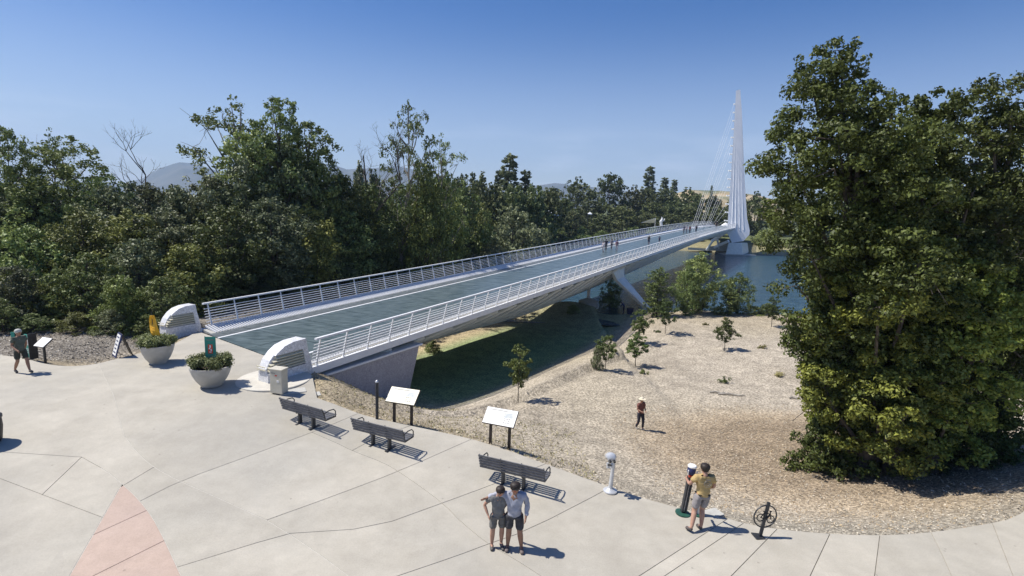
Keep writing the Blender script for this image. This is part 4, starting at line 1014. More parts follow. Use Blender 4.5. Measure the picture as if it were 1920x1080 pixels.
# -- far bank
for px, D, ty, wp, lb in ((1145, 205, 324, 82, 'large round topped dark tree in the middle of the far bank'), (1085, 215, 333, 72, 'round dark tree left of the largest far bank tree'), (1190, 212, 348, 60, 'lower round tree right of the largest far bank tree'),
                          (1290, 225, 352, 70, 'dark rounded tree in front of the dry brown hill'), (1110, 195, 375, 80, 'dark tree standing before the largest far bank tree'), (1170, 190, 385, 80, 'dark broad tree right of centre on the far bank shore')):
    tpx('far', 'far_bank_tree', px, D, ty, wp, lb, 'tree')
for px, D, ty, wp in ((1035, 220, 350, 60), (1055, 190, 372, 70), (1215, 215, 350, 60), (1250, 218, 352, 60), (1225, 200, 378, 70), (1270, 205, 372, 70), (1310, 215, 362, 60), (1340, 222, 366, 60), (1300, 195, 385, 70), (1345, 200, 385, 60), (1380, 215, 370, 60), (1075, 180, 395, 70), (1130, 182, 400, 60),
                      (1215, 190, 398, 60), (1420, 210, 360, 70), (1480, 215, 355, 80), (1550, 220, 350, 80), (1620, 215, 350, 80), (1700, 215, 348, 90), (1790, 215, 352, 90), (1880, 215, 352, 90), (1260, 186, 400, 60), (1330, 188, 400, 50), (1020, 170, 390, 60), (985, 165, 385, 80)):
    tpx('far', 'far_bank_tree', px, D, ty, wp, 'far bank tree '+('far back' if D > 205 else 'close to the shore')+', '+('left of the large round one' if px < 1110 else 'right of the large round one' if px < 1240 else 'below the brown hill' if px < 1400 else 'hidden by the oaks'), 'tree', 'wood on the far river bank')
for px, D, ty, wp, lb in ((1220, 240, 311, 56, 'tallest slender grey pine on the far bank'), (1248, 245, 332, 44, 'shorter pine right of the slender grey pine'), (1266, 250, 336, 36, 'smallest pine of the three on the far bank'), (1335, 430, 347, 14, 'small round tree on top of the dry brown hill')):
    tpx('pine', 'pine_tree', px, D, ty, wp, lb, 'pine')
for px, D, ty, wp in ((1050, 176, 425, 60), (1090, 178, 425, 50), (1128, 176, 432, 44), (1155, 174, 430, 44), (1020, 172, 420, 60), (1190, 178, 425, 40), (1225, 180, 426, 36), (1262, 182, 426, 40), (990, 166, 430, 60), (1300, 184, 422, 40), (1440, 175, 430, 60), (1500, 172, 440, 60)):
    tpx('farlow', 'bank_shrub', px, D, ty, wp, 'low olive shrub on the far shore '+('beyond the pale olive trees' if px < 1040 else 'behind the left railing before the group of four' if px < 1140 else 'behind the railing between the two groups of people' if px < 1270 else 'by the mast'), 'shrub', 'shrubs along the far river bank')
# tents and sails
def tent(px, py, D, w, hh, label, kind='tent'):
    P = at_depth(px, py, D); o = empty('event_tent', P, label, 'tent'); mb = MB()
    for k in (0, 1) if kind == 'twin' else (0,):
        x = k*w; mb.add([(x-w/2, -w/2, 0), (x+w/2, -w/2, 0), (x+w/2, w/2, 0), (x-w/2, w/2, 0), (x, 0, hh)], [(0, 1, 4), (1, 2, 4), (2, 3, 4), (3, 0, 4), (3, 2, 1, 0)])
        mb.add([(x-w/2, -w/2, 0), (x+w/2, -w/2, 0), (x+w/2, -w/2, -hh*.35), (x-w/2, -w/2, -hh*.35)], [(0, 1, 2, 3)])
    mb.build('roof', M_canvas, o); mb = MB()
    for x in ((-w/2, w/2, w*1.5) if kind == 'twin' else (-w/2, w/2)):
        for y in (-w/2, w/2): mb.tube([(x, y, 0), (x, y, -2.4)], .035, 5)
    mb.build('pole', M_dark, o); return o
tent(1029, 401, 158, 2.3, 1.3, 'white event tents with two peaks among the trees on the far bank', 'twin')
tent(1106, 401, 158, 1.2, .6, 'tiny white tent roof left of the sail shaped roof')
tent(1360, 424, 186, 3.0, 1.3, 'white tent at the far end of the bridge just left of the mast')
o = empty('shade_sail', at_depth(1222, 414, 178), 'white triangular shade sail roof on the far bank', 'shade sail')
MB().add([(-3.4, 0, -.7), (.9, -1, 1.0), (1.4, 1.5, -.6), (-3.4, 0, -.78), (.9, -1, .92), (1.4, 1.5, -.68)], [(0, 1, 2), (5, 4, 3), (0, 3, 4, 1), (1, 4, 5, 2), (2, 5, 3, 0)]).build('sail', M_canvas, o)
MB().tube([(.9, -1, .95), (.9, -1, -2.2)], .08, 5).build('mast', M_canvas, o)
o = empty('garden_sculpture', at_depth(1241, 413, 176), 'white upright branching sculpture right of the shade sail', 'sculpture')
MB().tube([(0, 0, -1.8), (-.3, 0, -.4), (.1, 0, .5), (-.1, 0, 1.1)], [.5, .45, .3, .1], 6).build('body', M_canvas, o); MB().tube([(-.3, 0, -.6), (.7, 0, 0), (.9, 0, .6)], [.25, .2, .1], 6).build('arm', M_canvas, o)
# -- river side bushes
for v, px, D, ty, wp, lb in ((1, 1238, 57, 503, 62, 'narrow dark upright bushy tree left of the big river bank bush'), (0, 1318, 60, 474, 98, 'largest bushy tree on the river bank right of the bridge'), (0, 1388, 60, 512, 66, 'round bushy tree right of the largest river bank tree'),
                             (0, 1147, 66, 520, 44, 'bush under the bridge between the column and the splayed leg'), (0, 1292, 58, 500, 60, 'bushy stem cluster at the left foot of the largest river bank tree'), (1, 1370, 58.5, 540, 40, 'small bush between the two round river bank trees')):
    tpx('riverbush', 'river_bank_tree', px, D, ty, wp, lb, 'tree', var=v)
for px, py, hh, w, lb in ((1120, 578, 1.4, 2.2, 'low bush beside the white column under the bridge'), (1075, 588, .8, 1.6, 'low dark bush at the near side of the white column'), (1415, 590, 1.0, 2.5, 'low scrub at the water edge behind the saplings'), (1440, 588, 1.2, 2.0, 'taller scrub at the water edge near the big oaks'),
                          (1345, 590, .9, 1.8, 'low scrub at the foot of the river bank trees'), (812, 661, .8, 1.5, 'dark low bush right of the end of the abutment wall')):
    P = on_ground(px, py); place('shrub', 'bank_bush', P[0], P[1], P[2]+hh, w, lb, 'bush', var=0)
# -- saplings
for i, (px, py, ty, wp, lb) in enumerate([(971, 755, 643, 60, 'nearest sapling with thin trunk, beside the shadow of the bridge'), (1135, 694, 626, 44, 'sapling with a bushy stem at its left in the gravel field'), (1191, 687, 622, 54, 'middle sapling with rounded crown in the gravel field'),
                                  (1198, 645, 578, 48, 'sapling standing behind the middle rounded one'), (1247, 626, 562, 42, 'slim sapling in front of the narrow dark bushy tree'), (1358, 657, 596, 50, 'lone spreading sapling right of the field centre'), (1446, 613, 556, 40, 'dark sapling next to the left side of the big oaks')]):
    P = on_ground(px, py); T = at_depth(px, ty, P[1]); place('sapling', 'sapling', P[0], P[1], T[2], wp*P[1]/F, lb, 'sapling', 'saplings in the gravel field', var=i)
P = on_ground(1119, 693); place('shrub', 'sapling_bush', P[0], P[1], P[2]+1.8, .95, 'narrow bush growing from the ground at the left of a sapling', 'bush', var=1)
# -- the big oaks on the right, each crown its own
def oak(name, px, py, top_px, w, label, seed, ncl, cr, nleaf, z0, prof, bend=0., D=None, trunk_r=.30, ls=.135, core=.42, mat=None, sub=11, lean=0.):
    P = on_ground(px, py) if D is None else at_depth(px, 500, D)
    P[2] = gz(P[0], P[1]); T = at_depth(px, top_px, P[1]); h = T[2]-P[2]
    k = make_tree(name, h, w, z0, prof, ncl, cr, nleaf, ls, mat or L_oak, seed=seed, sub=sub, trunk_r=trunk_r, core=core, twigs=2, bend=bend, lean=lean, tuft=.33)
    o = empty('oak_tree', P, label, 'tree'); link('crown', k['crown'], o); link('trunk', k['trunk'], o); return o
def P_oak(t):
    return float(np.interp(t, [0, .12, .3, .45, .6, .72, .85, 1], [.44, .52, .84, 1.0, 1.0, .88, .66, .26]))
def P_lower(t): return float(np.interp(t, [0, .2, .5, .8, 1], [.62, .85, 1, .85, .4]))
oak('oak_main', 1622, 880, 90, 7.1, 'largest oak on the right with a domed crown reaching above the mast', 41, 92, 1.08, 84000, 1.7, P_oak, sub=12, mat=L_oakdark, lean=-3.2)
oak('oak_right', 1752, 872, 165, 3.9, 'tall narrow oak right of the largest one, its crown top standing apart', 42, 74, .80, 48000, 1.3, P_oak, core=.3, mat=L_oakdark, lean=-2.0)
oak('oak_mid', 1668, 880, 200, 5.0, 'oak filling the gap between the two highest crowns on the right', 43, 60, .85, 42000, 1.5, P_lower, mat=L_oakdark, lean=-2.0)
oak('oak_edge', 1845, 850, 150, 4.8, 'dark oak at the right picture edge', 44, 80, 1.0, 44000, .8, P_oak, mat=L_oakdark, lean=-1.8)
oak('oak_low', 1615, 885, 395, 5.6, 'bright leafed lower oak in front of the trunks of the big ones', 45, 62, .85, 48000, 1.2, P_lower)
oak('oak_low2', 1745, 885, 470, 4.4, 'lower leafy oak crown near the right edge, close to the ground', 46, 56, .80, 38000, .9, P_lower)
for px_, ty_, lb in ((1548, 775, 'dark undergrowth bush around the leftmost trunk of the oak group'), (1612, 790, 'dark undergrowth bush second from the left under the oaks'), (1680, 780, 'dark undergrowth bush in the middle under the oaks'), (1745, 790, 'dark undergrowth bush right of the middle under the oaks'), (1815, 780, 'dark undergrowth bush under the tall narrow oak'), (1880, 760, 'dark undergrowth bush nearest the right picture edge')):
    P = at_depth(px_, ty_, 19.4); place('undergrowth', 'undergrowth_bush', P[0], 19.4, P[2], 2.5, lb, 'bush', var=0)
for px, py, ty, w, lb in ((1545, 835, 560, 2.4, 'small leafy oak at the left foot of the big oaks'),):
    oak('oak_side', px, py, ty, w, lb, 50+px % 7, 44, .7, 15000, .9, P_lower, trunk_r=.14, ls=.15)
o = oak('oak_back', 1900, 700, 200, 8, 'darker background tree behind the right edge oaks', 48, 60, 1.3, 14000, .4, P_oak, D=31, ls=.28, mat=L_for)
o = oak('oak_back2', 1830, 700, 330, 8, 'background tree closing the gap low behind the right oaks', 49, 60, 1.3, 12000, .2, P_lower, D=36, ls=.28, mat=L_for)

# ------------------------------------------------------------------ loose ground cover
def scatter(name, pts, size, cols, mat, seed, lift=.02, tilt=.5, asp=.5):
    rg = np.random.default_rng(seed); N = len(pts); z = ground(pts)+lift
    P = np.column_stack([pts, z]); nrm = np.column_stack([rg.normal(size=(N, 2))*tilt, np.ones(N)]); nrm /= np.linalg.norm(nrm, axis=1)[:, None]
    t = np.cross(nrm, rg.normal(size=(N, 3))); t /= np.linalg.norm(t, axis=1)[:, None]; b = np.cross(nrm, t)
    L = (size*(.5+rg.random(N)))[:, None]
    V = np.stack([P-t*L*.5, P+b*L*.5*asp, P+t*L*.5, P-b*L*.5*asp], 1).reshape(-1, 3)
    me = fast_mesh(name, V, np.arange(4*N).reshape(-1, 4), 4)
    cols = np.asarray(cols); c = cols[rg.integers(len(cols), size=N)]*(.75+.5*rg.random(N))[:, None]
    a = me.color_attributes.new('col', 'FLOAT_COLOR', 'POINT'); a.data.foreach_set('color', np.repeat(np.column_stack([c, np.ones(N)]), 4, 0).astype(np.float32).ravel())
    return tag(link(name, me, mat=mat), kind='stuff')
def region(n, x0, x1, y0, y1, cond, seed, near=2.0):
    rg = np.random.default_rng(seed); x = x0+(x1-x0)*rg.random(n); y = y0+(y1-y0)*rg.random(n)**near
    P = np.column_stack([x, y]); m = ~inside(P, PLAZA) & (y < bank_near(x)-1) & cond(x, y); return P[m]
sidef = lambda x, y: (np.column_stack([x, y])-BP)@BN
pts = region(62000, -8, 34, 12.5, 60, lambda x, y: (sidef(x, y) < -4.5) & (np.abs(x) < y*.98+2), 61, 1.5)
scatter('wood_chips', pts, .058, [(.48, .43, .34), (.43, .38, .30), (.55, .50, .41), (.33, .28, .22), (.39, .34, .27)], M_chip, 62, .03)
pts = region(16000, 5, 24, 12.5, 32, lambda x, y: np.hypot((x-13.5)/8.5, (y-21)/7.5) < 1.15, 63, 1.0)
scatter('oak_leaf_litter', pts, .065, [(.41, .32, .20), (.36, .27, .17), (.46, .38, .27), (.27, .21, .15)], M_chip, 64, .03)
pts = region(16000, -30, -14, 20, 31, lambda x, y: sidef(x, y) > BW+.8, 65, 1.0)
scatter('mulch', pts, .09, [(.36, .33, .28), (.24, .21, .18), (.46, .43, .37), (.14, .12, .10)], M_chip, 66, .03)
pts = region(9000, -10, 3, 14, 30, lambda x, y: (sidef(x, y) < 1) & (edge_dist(np.column_stack([x, y]), FAR_EDGE)[0] < 7), 67, 1.0)
scatter('dry_grass', pts, .10, [(.38, .33, .18), (.32, .28, .15), (.46, .40, .24), (.24, .23, .11)], M_chip, 68, .04, 1.6, .28)
rg = np.random.default_rng(70)
for i in range(9):
    px = 1040+rg.random()*440; py = 600+rg.random()**1.6*170
    P = on_ground(px, py)
    if (P[:2]-BP)@BN > -1 or inside(P[None, :2], PLAZA)[0]: continue
    s = .10+.14*rg.random(); C = np.column_stack([rg.normal(size=(8, 2))*s, np.abs(rg.normal(size=8))*s*.8+.04])
    me = leafcloud('weed', C, np.full((8, 3), s*.8), 260, .11, rg, L_dry if i % 2 else L_sap, up=1.0, shell=.1)
    o = link('weed', me, loc=P); tag(o, 'small weed tuft growing in the gravel field', 'weed', 'weed tufts scattered over the gravel field')
for i, (px, py, L) in enumerate(((1372, 742, 1.6), (1345, 738, .9), (1488, 748, .5))):
    P = on_ground(px, py)+np.array([0, 0, .05]); o = MB().tube([(-L/2, 0, 0), (-L*.1, .08, .04), (L*.25, -.05, .02), (L/2, .06, .03)], [.05, .06, .045, .02], 6).build('fallen_branch', M_rock, loc=P)
    o.rotation_euler = (0, 0, -.12); tag(o, ('longest pale fallen branch lying in the gravel field', 'shorter pale stick at the left end of the long branch', 'small pale log near the trunks of the oaks')[i], 'branch')
for i, (px, py) in enumerate(((1336, 965), (1340, 962))):
    if i == 0:
        P = on_ground(px, py); u = MB().box((0, 0, 0), (.5, .35, .12)).build('valve_box', M_lid, loc=P); u.rotation_euler = (0, 0, .4); tag(u, 'small grey flat valve box in the mulch behind the man in yellow', 'valve box')

# ------------------------------------------------------------------ people
def cloth_mat(name, c): 
    return noise_mat(name, tuple(v*.85 for v in c), tuple(min(1, v*1.1) for v in c), 9, .85, bump=.35, bscale=14)
SK = noise_mat('skin', (.36, .20, .14), (.44, .26, .18), 6, .55); SKD = noise_mat('skin_tan', (.26, .14, .09), (.32, .18, .12), 6, .55)
HAIR = noise_mat('hair', (.015, .010, .008), (.03, .02, .015), 30, .6)
FOLD = bpy.data.textures.new('cloth_folds', 'CLOUDS'); FOLD.noise_scale = .10; FOLD.noise_depth = 2
def skin_obj(name, verts, edges, rad, mat, parent, root=0, sub=1, folds=0.):
    me = bpy.data.meshes.new(name); me.from_pydata([tuple(v) for v in verts], edges, []); me.update(); o = link(name, me, parent)
    me.materials.append(mat)
    m = o.modifiers.new('skin', 'SKIN'); m.use_smooth_shade = True
    if not me.skin_vertices: me.skin_vertices_ensure() if hasattr(me, 'skin_vertices_ensure') else None
    for i, r in enumerate(rad):
        sv = me.skin_vertices[0].data[i]; sv.radius = (r, r) if not hasattr(r, '__len__') else r; sv.use_root = (i == root)
    s = o.modifiers.new('subsurf', 'SUBSURF'); s.levels = sub; s.render_levels = sub
    if folds:
        s.levels = s.render_levels = sub+1
        d = o.modifiers.new('folds', 'DISPLACE'); d.texture = FOLD; d.strength = folds; d.mid_level = .5; d.texture_coords = 'LOCAL'
    return o
BASE = dict(pel=(0, 0, .95), waist=(0, .01, 1.10), chest=(0, .01, 1.30), neck=(0, 0, 1.47), jaw=(0, .025, 1.55), head=(0, .02, 1.635), crown=(0, .01, 1.70),
            shL=(-.185, 0, 1.405), elL=(-.235, -.02, 1.13), wrL=(-.25, .05, .88), shR=(.185, 0, 1.405), elR=(.235, -.02, 1.13), wrR=(.25, .05, .88),
            hipL=(-.10, 0, .90), knL=(-.115, .02, .50), anL=(-.12, -.02, .09), toL=(-.135, .15, .035), hipR=(.10, 0, .90), knR=(.115, .02, .50), anR=(.12, -.02, .09), toR=(.135, .15, .035))
def person(P, yaw, label, pose={}, h=1.75, shirt=(.3, .3, .3), sleeve='short', bottom='shorts', bcol=(.2, .2, .2), shoe=(.08, .07, .07), skin=None, hair=HAIR, hat=None, group=None, detail=True, wide=1.0, glasses=False, emblem=None, name='person', longhair=False):
    o = empty(name, P, label, 'person', group, rz=yaw); s = h/1.75; o.scale = (s*wide, s*wide, s)
    J_ = {k: np.array(v, float) for k, v in BASE.items()}
    for k, v in pose.items(): J_[k] = np.array(v, float)
    V = []; E_ = []; R_ = []
    def v(p, r, par=None):
        V.append(p); R_.append(r); i = len(V)-1
        if par is not None: E_.append((par, i))
        return i
    pel = v(J_['pel'], (.125, .095)); wa = v(J_['waist'], (.115, .085), pel); chs = v(J_['chest'], (.135, .10), wa); nk = v(J_['neck'], .055, chs)
    jw = v(J_['jaw'], .066, nk); hd = v(J_['head'], (.085, .095), jw); cr_ = v(J_['crown'], .072, hd)
    fwd = np.array([0, 1, 0]); hdv = J_['head']
    if detail:
        v(hdv+np.array([0, .112, -.025]), .013, hd)
        for sx_ in (-1, 1): v(hdv+np.array([sx_*.096, 0, -.02]), .014, hd)
    for S_ in 'LR':
        sh = v(J_['sh'+S_], .060, chs); um = v((J_['sh'+S_]+J_['el'+S_])/2, .052, sh); el = v(J_['el'+S_], .041, um); fm = v(J_['el'+S_]*.6+J_['wr'+S_]*.4, .040, el); wr = v(J_['wr'+S_], .027, fm)
        d = J_['wr'+S_]-J_['el'+S_]; d /= np.linalg.norm(d); pm = J_['wr'+S_]+d*.07; p_ = v(pm, (.034, .020), wr)
        if detail:
            sd_ = np.cross(d, [1, 0, 0]); sd_ /= np.linalg.norm(sd_)+1e-9; cu = np.cross(sd_, d)
            for k in range(4):
                a = (k-1.5)*.021; b1 = pm+sd_*a+d*(.045-.003*abs(k-1.5)); b2 = b1+d*(.032-.004*abs(k-1))+cu*.012
                i1 = v(b1, .0105, p_); v(b2, .0085, i1)
            i1 = v(pm+sd_*-.045-d*.01, .0115, p_); v(pm+sd_*-.062+d*.025, .009, i1)
        hp = v(J_['hip'+S_], .092, pel); tm = v((J_['hip'+S_]+J_['kn'+S_])/2, .080, hp); kn = v(J_['kn'+S_], .062, tm); cf = v(J_['kn'+S_]*.68+J_['an'+S_]*.32+np.array([0, -.015, 0]), .066, kn)
        an = v(J_['an'+S_], .036, cf); v(J_['to'+S_], .032, an)
    skin_obj('body', V, E_, R_, skin or SK, o, sub=2 if detail else 1)
    # shirt
    sc = cloth_mat('cloth_shirt', shirt); V = []; E_ = []; R_ = []
    hem = v(J_['pel']+np.array([0, 0, -.085]), (.158, .128)); pel2 = v(J_['pel']+np.array([0, 0, .0]), (.155, .125), hem); wa = v(J_['waist'], (.145, .112), pel2); chs = v(J_['chest'], (.162, .125), wa); v(J_['neck']-np.array([0, 0, .035]), .078, chs)
    for S_ in 'LR':
        sh = v(J_['sh'+S_], .076, chs); tgt = J_['el'+S_]
        if sleeve == 'short': v(J_['sh'+S_]*.35+tgt*.65, .064, sh)
        elif sleeve == 'long':
            e_ = v(tgt, .055, sh); v(J_['el'+S_]*.08+J_['wr'+S_]*.92, .040, e_)
    skin_obj('shirt', V, E_, [tuple(np.atleast_1d(q)*1.07) if np.ndim(q) else q*1.10 for q in R_], sc, o, sub=2 if detail else 1, folds=.045 if detail else 0)
    bc = cloth_mat('cloth_legs', bcol); V = []; E_ = []; R_ = []
    pl = v(J_['pel']+np.array([0, 0, .02]), (.135, .108))
    for S_ in 'LR':
        hp = v(J_['hip'+S_]-np.array([0, 0, .02]), .110, pl); m_ = v(J_['hip'+S_]*.45+J_['kn'+S_]*.55, .098, hp)
        if bottom == 'shorts': v(J_['hip'+S_]*.10+J_['kn'+S_]*.90, .102, m_)
        else: k_ = v(J_['kn'+S_], .075, m_); v(J_['an'+S_]*.95+J_['kn'+S_]*.05, .058, k_)
    skin_obj('shorts' if bottom == 'shorts' else 'trousers', V, E_, R_, bc, o, sub=2 if detail else 1, folds=.035 if detail else 0)
    sm = noise_mat('shoe', tuple(c*.8 for c in shoe), shoe, 8, .7)
    for S_ in 'LR':
        a = J_['an'+S_]; t = J_['to'+S_]; skin_obj('shoe', [a-(t-a)*.18+np.array([0, 0, -.03]), a*.5+t*.5+np.array([0, 0, -.015]), t+(t-a)*.12], [(0, 1), (1, 2)], [.050, .050, .042], sm, o, root=1, sub=1)
    # hair / hat
    hm = MB(); n = 16
    cx = J_['head']; 
    prof = [(.104, -.01), (.112, .03), (.108, .07), (.085, .105), (.045, .125), (.01, .13)]
    hb = len(hm.v); hm.lathe(prof, n, (cx[0], cx[1]-.012, cx[2]-.01))
    hh = hm.build('hair' if not hat else 'cap', hair if not hat else hat, o, smooth=True)
    if hat: MB().lathe([(.17, 0), (.18, .008), (.12, .02)], 20, (cx[0], cx[1]+.03, cx[2]+.03)).build('brim', hat, o, smooth=True)
    # back of the hair reaches the neck
    kb = MB().lathe([(.03, -.09), (.075, -.06), (.09, 0), (.06, .05)], 14, (cx[0], cx[1]-.030, cx[2]-.01)).build('hair', hair, o, smooth=True)
    if longhair: MB().lathe([(.04, -.28), (.08, -.2), (.10, -.05), (.08, .02)], 14, (cx[0], cx[1]-.06, cx[2]-.02)).build('hair', hair, o, smooth=True)
    if detail:
        for sx_ in (-1, 1):
            MB().lathe([(.012, -.008), (.014, 0), (.010, .008)], 8, (cx[0]+sx_*.035, cx[1]+.088, cx[2]+.005)).build('eye', M_black, o)
        MB().box((cx[0], cx[1]+.088, cx[2]-.065), (.045, .012, .008)).build('mouth', M_red, o)
        if glasses:
            mb = MB()
            for sx_ in (-1, 1): mb.box((cx[0]+sx_*.038, cx[1]+.102, cx[2]+.005), (.062, .016, .038)); mb.box((cx[0]+sx_*.092, cx[1]+.05, cx[2]+.008), (.008, .11, .010))
            mb.box((cx[0], cx[1]+.104, cx[2]+.008), (.02, .01, .01)); mb.build('sunglasses', M_black, o)
    return o
# couple: faces the camera (yaw 180 deg)
PI = math.pi
pm_ = on_plaza(962, 1030); pb_ = on_plaza(932, 1026)
man = person(pm_, PI-.06, 'taller man in light grey hooded long sleeve shirt and dark shorts, arm round the boy', dict(
    shL=(-.195, 0, 1.41), elL=(-.265, .0, 1.15), wrL=(-.24, .10, .93), shR=(.19, 0, 1.42), elR=(.40, -.07, 1.36), wrR=(.58, .02, 1.30), head=(0, .04, 1.63), jaw=(0, .045, 1.55),
    knL=(-.13, .05, .50), anL=(-.17, .0, .09), toL=(-.20, .16, .035), knR=(.10, .02, .5), anR=(.12, -.03, .09), toR=(.13, .13, .035)),
    h=1.74, shirt=(.36, .37, .42), sleeve='long', bcol=(.055, .055, .06), shoe=(.16, .13, .12), skin=SKD, glasses=True, wide=1.14)
MB().tube([(-.13, -.05, 1.42), (-.08, -.14, 1.40), (.08, -.14, 1.40), (.13, -.05, 1.42)], .04, 8).build('hood', MATS['cloth_shirt'], man, smooth=True)
boy = person(pb_, PI+.10, 'shorter boy in grey t shirt and grey shorts standing under the man\'s arm', dict(
    head=(-.03, .07, 1.61), jaw=(-.02, .07, 1.53), crown=(-.04, .055, 1.68), shR=(.18, 0, 1.40), elR=(.33, -.04, 1.17), wrR=(.25, .06, .97), shL=(-.18, 0, 1.40), elL=(-.22, -.12, 1.16), wrL=(-.16, -.20, .98),
    knR=(.12, .03, .50), anR=(.13, .0, .09), knL=(-.10, .01, .5), anL=(-.10, -.05, .09)),
    h=1.62, wide=1.08, shirt=(.17, .17, .165), sleeve='short', bcol=(.14, .135, .125), shoe=(.12, .11, .10), skin=SK)
# man in yellow seen from behind, stepping
py_ = on_plaza(1308, 990)
ym = person(py_, .18, 'man in mustard yellow t shirt and grey shorts seen from behind at the repair stand', dict(
    shL=(-.20, .02, 1.40), elL=(-.30, .10, 1.16), wrL=(-.24, .33, 1.14), shR=(.20, .0, 1.40), elR=(.27, .0, 1.14), wrR=(.22, .20, .98), chest=(0, .03, 1.30), head=(0, .06, 1.63), jaw=(0, .055, 1.55), crown=(0, .05, 1.70),
    knL=(-.14, .02, .50), anL=(-.26, -.16, .12), toL=(-.30, -.02, .04), knR=(.08, .06, .50), anR=(.03, -.08, .09), toR=(.03, .08, .035), hipL=(-.10, 0, .9)),
    h=1.76, shirt=(.46, .33, .14), sleeve='short', bcol=(.26, .24, .235), shoe=(.10, .085, .08), skin=SK, wide=1.1)
ym.rotation_euler = (0, math.radians(3), .18)
mb = MB(); mb.tube([(.09*math.cos(t*.5236), -.141, 1.30+.09*math.sin(t*.5236)) for t in range(13)], .006, 5, False); mb.tube([(.05*math.cos(t*.5236), -.143, 1.30+.05*math.sin(t*.5236)) for t in range(13)], .006, 5, False)
mb.box((0, -.143, 1.30), (.07, .006, .012)); mb.box((0, -.143, 1.41), (.13, .006, .012)); mb.build('shirt_emblem', M_print, ym)
MB().box((.0, 0, .96), (.29, .22, .03)).build('belt', M_black, ym, bevel=.008)
# walker in the field
pw_ = on_ground(1199, 805)
person(pw_, PI+.5, 'person in dusty red top and pale sun hat walking in the gravel field', dict(wrL=(-.14, .20, 1.06), elL=(-.25, .02, 1.12), wrR=(.12, .18, 1.05), knL=(-.11, .12, .5), anL=(-.11, .10, .09), toL=(-.11, .26, .04), anR=(.11, -.16, .10), toR=(.11, -.02, .035)),
       h=1.60, shirt=(.20, .085, .07), bottom='long', bcol=(.03, .03, .045), shoe=(.3, .28, .25), hat=noise_mat('hat_pale', (.65, .58, .42), (.72, .65, .5), 4, .8), skin=SK)
# far left walker
pl_ = on_plaza(42, 699)
person(pl_, -1.9, 'person in grey green top and dark shorts walking at the far left of the plaza', dict(knL=(-.11, .16, .52), anL=(-.11, .26, .11), toL=(-.11, .42, .07), knR=(.11, .0, .5), anR=(.11, -.22, .13), toR=(.11, -.10, .04), wrL=(-.22, -.10, .90), wrR=(.22, .24, .98)),
       h=1.80, shirt=(.085, .10, .08), bcol=(.04, .045, .035), shoe=(.10, .09, .08), skin=SKD, hair=noise_mat('hair_grey', (.4, .4, .36), (.5, .5, .46), 20, .7))
# people on the bridge and at the river
def deck_at(px, py):
    z = 1.5
    for _ in range(40):
        P = at_z(px, py, z); s_ = (P[:2]-BP)@BD; z = .6*z+.4*dz_(s_)
    P[2] = dz_((P[:2]-BP)@BD)+.005; return P
WK = dict(knL=(-.11, .14, .50), anL=(-.11, .20, .09), toL=(-.11, .35, .05), anR=(.11, -.2, .10), toR=(.11, -.07, .035), wrL=(-.22, -.12, .90), wrR=(.22, .20, .93))
walkers = [(1131, 473, 1.55, (.50, .46, .48), (.35, .34, .36), 2.6, 'person in pale top at the left of the group of four on the bridge', 'long'), (1136, 469, 1.62, (.015, .02, .035), (.02, .025, .04), 2.7, 'person in black beside the pale dressed walker on the bridge', 'long'),
           (1146.5, 467, 1.50, (.10, .10, .13), (.05, .05, .07), 2.6, 'small walker in dark grey between the others on the bridge', 'long'), (1156, 471, 1.60, (.13, .07, .10), (.30, .28, .32), 2.8, 'walker in dark purple top with light trousers, right end of the group of four', 'long'),
           (1216, 459, 1.50, (.015, .015, .02), (.02, .03, .07), -.4, 'lone person in black near the right railing, halfway over', 'long'), (1236, 456, 1.20, (.03, .04, .09), (.03, .04, .08), -.4, 'small dark figure behind the right railing, beyond the lone person', 'long'),
           (1282, 437, 1.7, (.05, .06, .10), (.04, .04, .06), 2.6, 'tiny dark walker leftmost of the far group on the bridge', 'long'), (1287, 436.5, 1.6, (.35, .30, .33), (.08, .08, .12), 2.6, 'tiny walker in a paler top in the far group on the bridge', 'long'),
           (1293, 438, 1.7, (.10, .02, .03), (.02, .02, .03), 2.6, 'tiny walker in dark red in the far group on the bridge', 'long'), (1305, 436, 1.7, (.02, .02, .04), (.02, .02, .04), 2.6, 'tiny single dark walker right of the far group on the bridge', 'long'),
           (1343, 429, 2.2, (.02, .02, .03), (.02, .02, .03), 2.6, 'dark figure at the far end of the bridge by the white tent', 'long')]
for px, py, h_, a, b, yw, lb, bt in walkers:
    person(deck_at(px, py), yw, lb, WK, h=h_, shirt=a, sleeve='short', bottom=bt, bcol=b, shoe=(.04, .04, .05), detail=False, skin=SKD, group='people on the bridge')
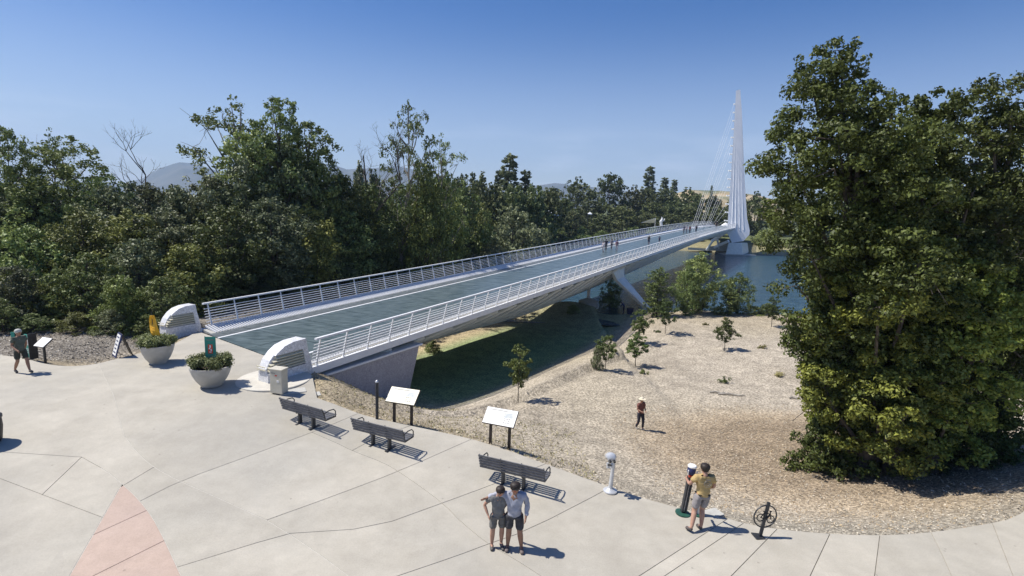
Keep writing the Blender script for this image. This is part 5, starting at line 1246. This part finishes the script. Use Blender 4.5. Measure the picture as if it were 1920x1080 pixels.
pr_ = on_ground(1169, 589); person(pr_, 1.2, 'person in dark blue clothes bending in the bridge shade by the water', dict(chest=(0, .12, 1.26), neck=(0, .24, 1.38), jaw=(0, .32, 1.42), head=(0, .38, 1.46), crown=(0, .41, 1.51), shL=(-.17, .16, 1.34), shR=(.17, .16, 1.34), elL=(-.2, .28, 1.1), elR=(.2, .28, 1.1), wrL=(-.18, .42, .95), wrR=(.18, .42, .95)),
                           h=1.6, shirt=(.02, .04, .12), sleeve='long', bottom='long', bcol=(.015, .02, .05), detail=False)
q = on_ground(1181, 589); o = empty('tool_box', q, 'dark box standing beside the bending person by the water', 'box', rz=.3)
MB().box((0, 0, .35), (.6, .45, .62)).build('body', M_blue, o, bevel=.02); MB().box((0, 0, .69), (.64, .49, .06)).build('lid', M_black, o, bevel=.01)

# labels of neighbours that would read alike are told apart by their order from the left
by = {}
for o_ in bpy.data.objects:
    if o_.parent is None and o_.get('group') in ('wood on the far river bank', 'shrubs along the far river bank', 'trees far behind the left woodland', 'round trees below the pines', 'trees of the woodland left of the bridge', 'shrubs of the thicket left of the bridge'):
        by.setdefault(o_['label'], []).append(o_)
for lb_, os_ in by.items():
    if len(os_) > 1:
        os_.sort(key=lambda q: q.location[0]/q.location[1]); od = ['leftmost', 'second from left', 'third from left', 'fourth from left', 'fifth from left', 'sixth from left', 'seventh from left']
        for q, w_ in zip(os_, od): q['label'] = w_+': '+' '.join(lb_.split()[:12])
# ------------------------------------------------------------------ air
hz = bpy.data.materials.new('haze'); hz.use_nodes = True; hn = hz.node_tree; hn.nodes.clear()
ho = hn.nodes.new('ShaderNodeOutputMaterial'); hv = hn.nodes.new('ShaderNodeVolumePrincipled')
hv.inputs['Color'].default_value = (.50, .70, 1.0, 1); hv.inputs['Density'].default_value = 1.6e-4; hv.inputs['Anisotropy'].default_value = 0.1
hn.links.new(hv.outputs[0], ho.inputs['Volume'])
tag(MB().box((0, 2550, 247), (14000, 6100, 530)).build('haze', hz), kind='stuff')
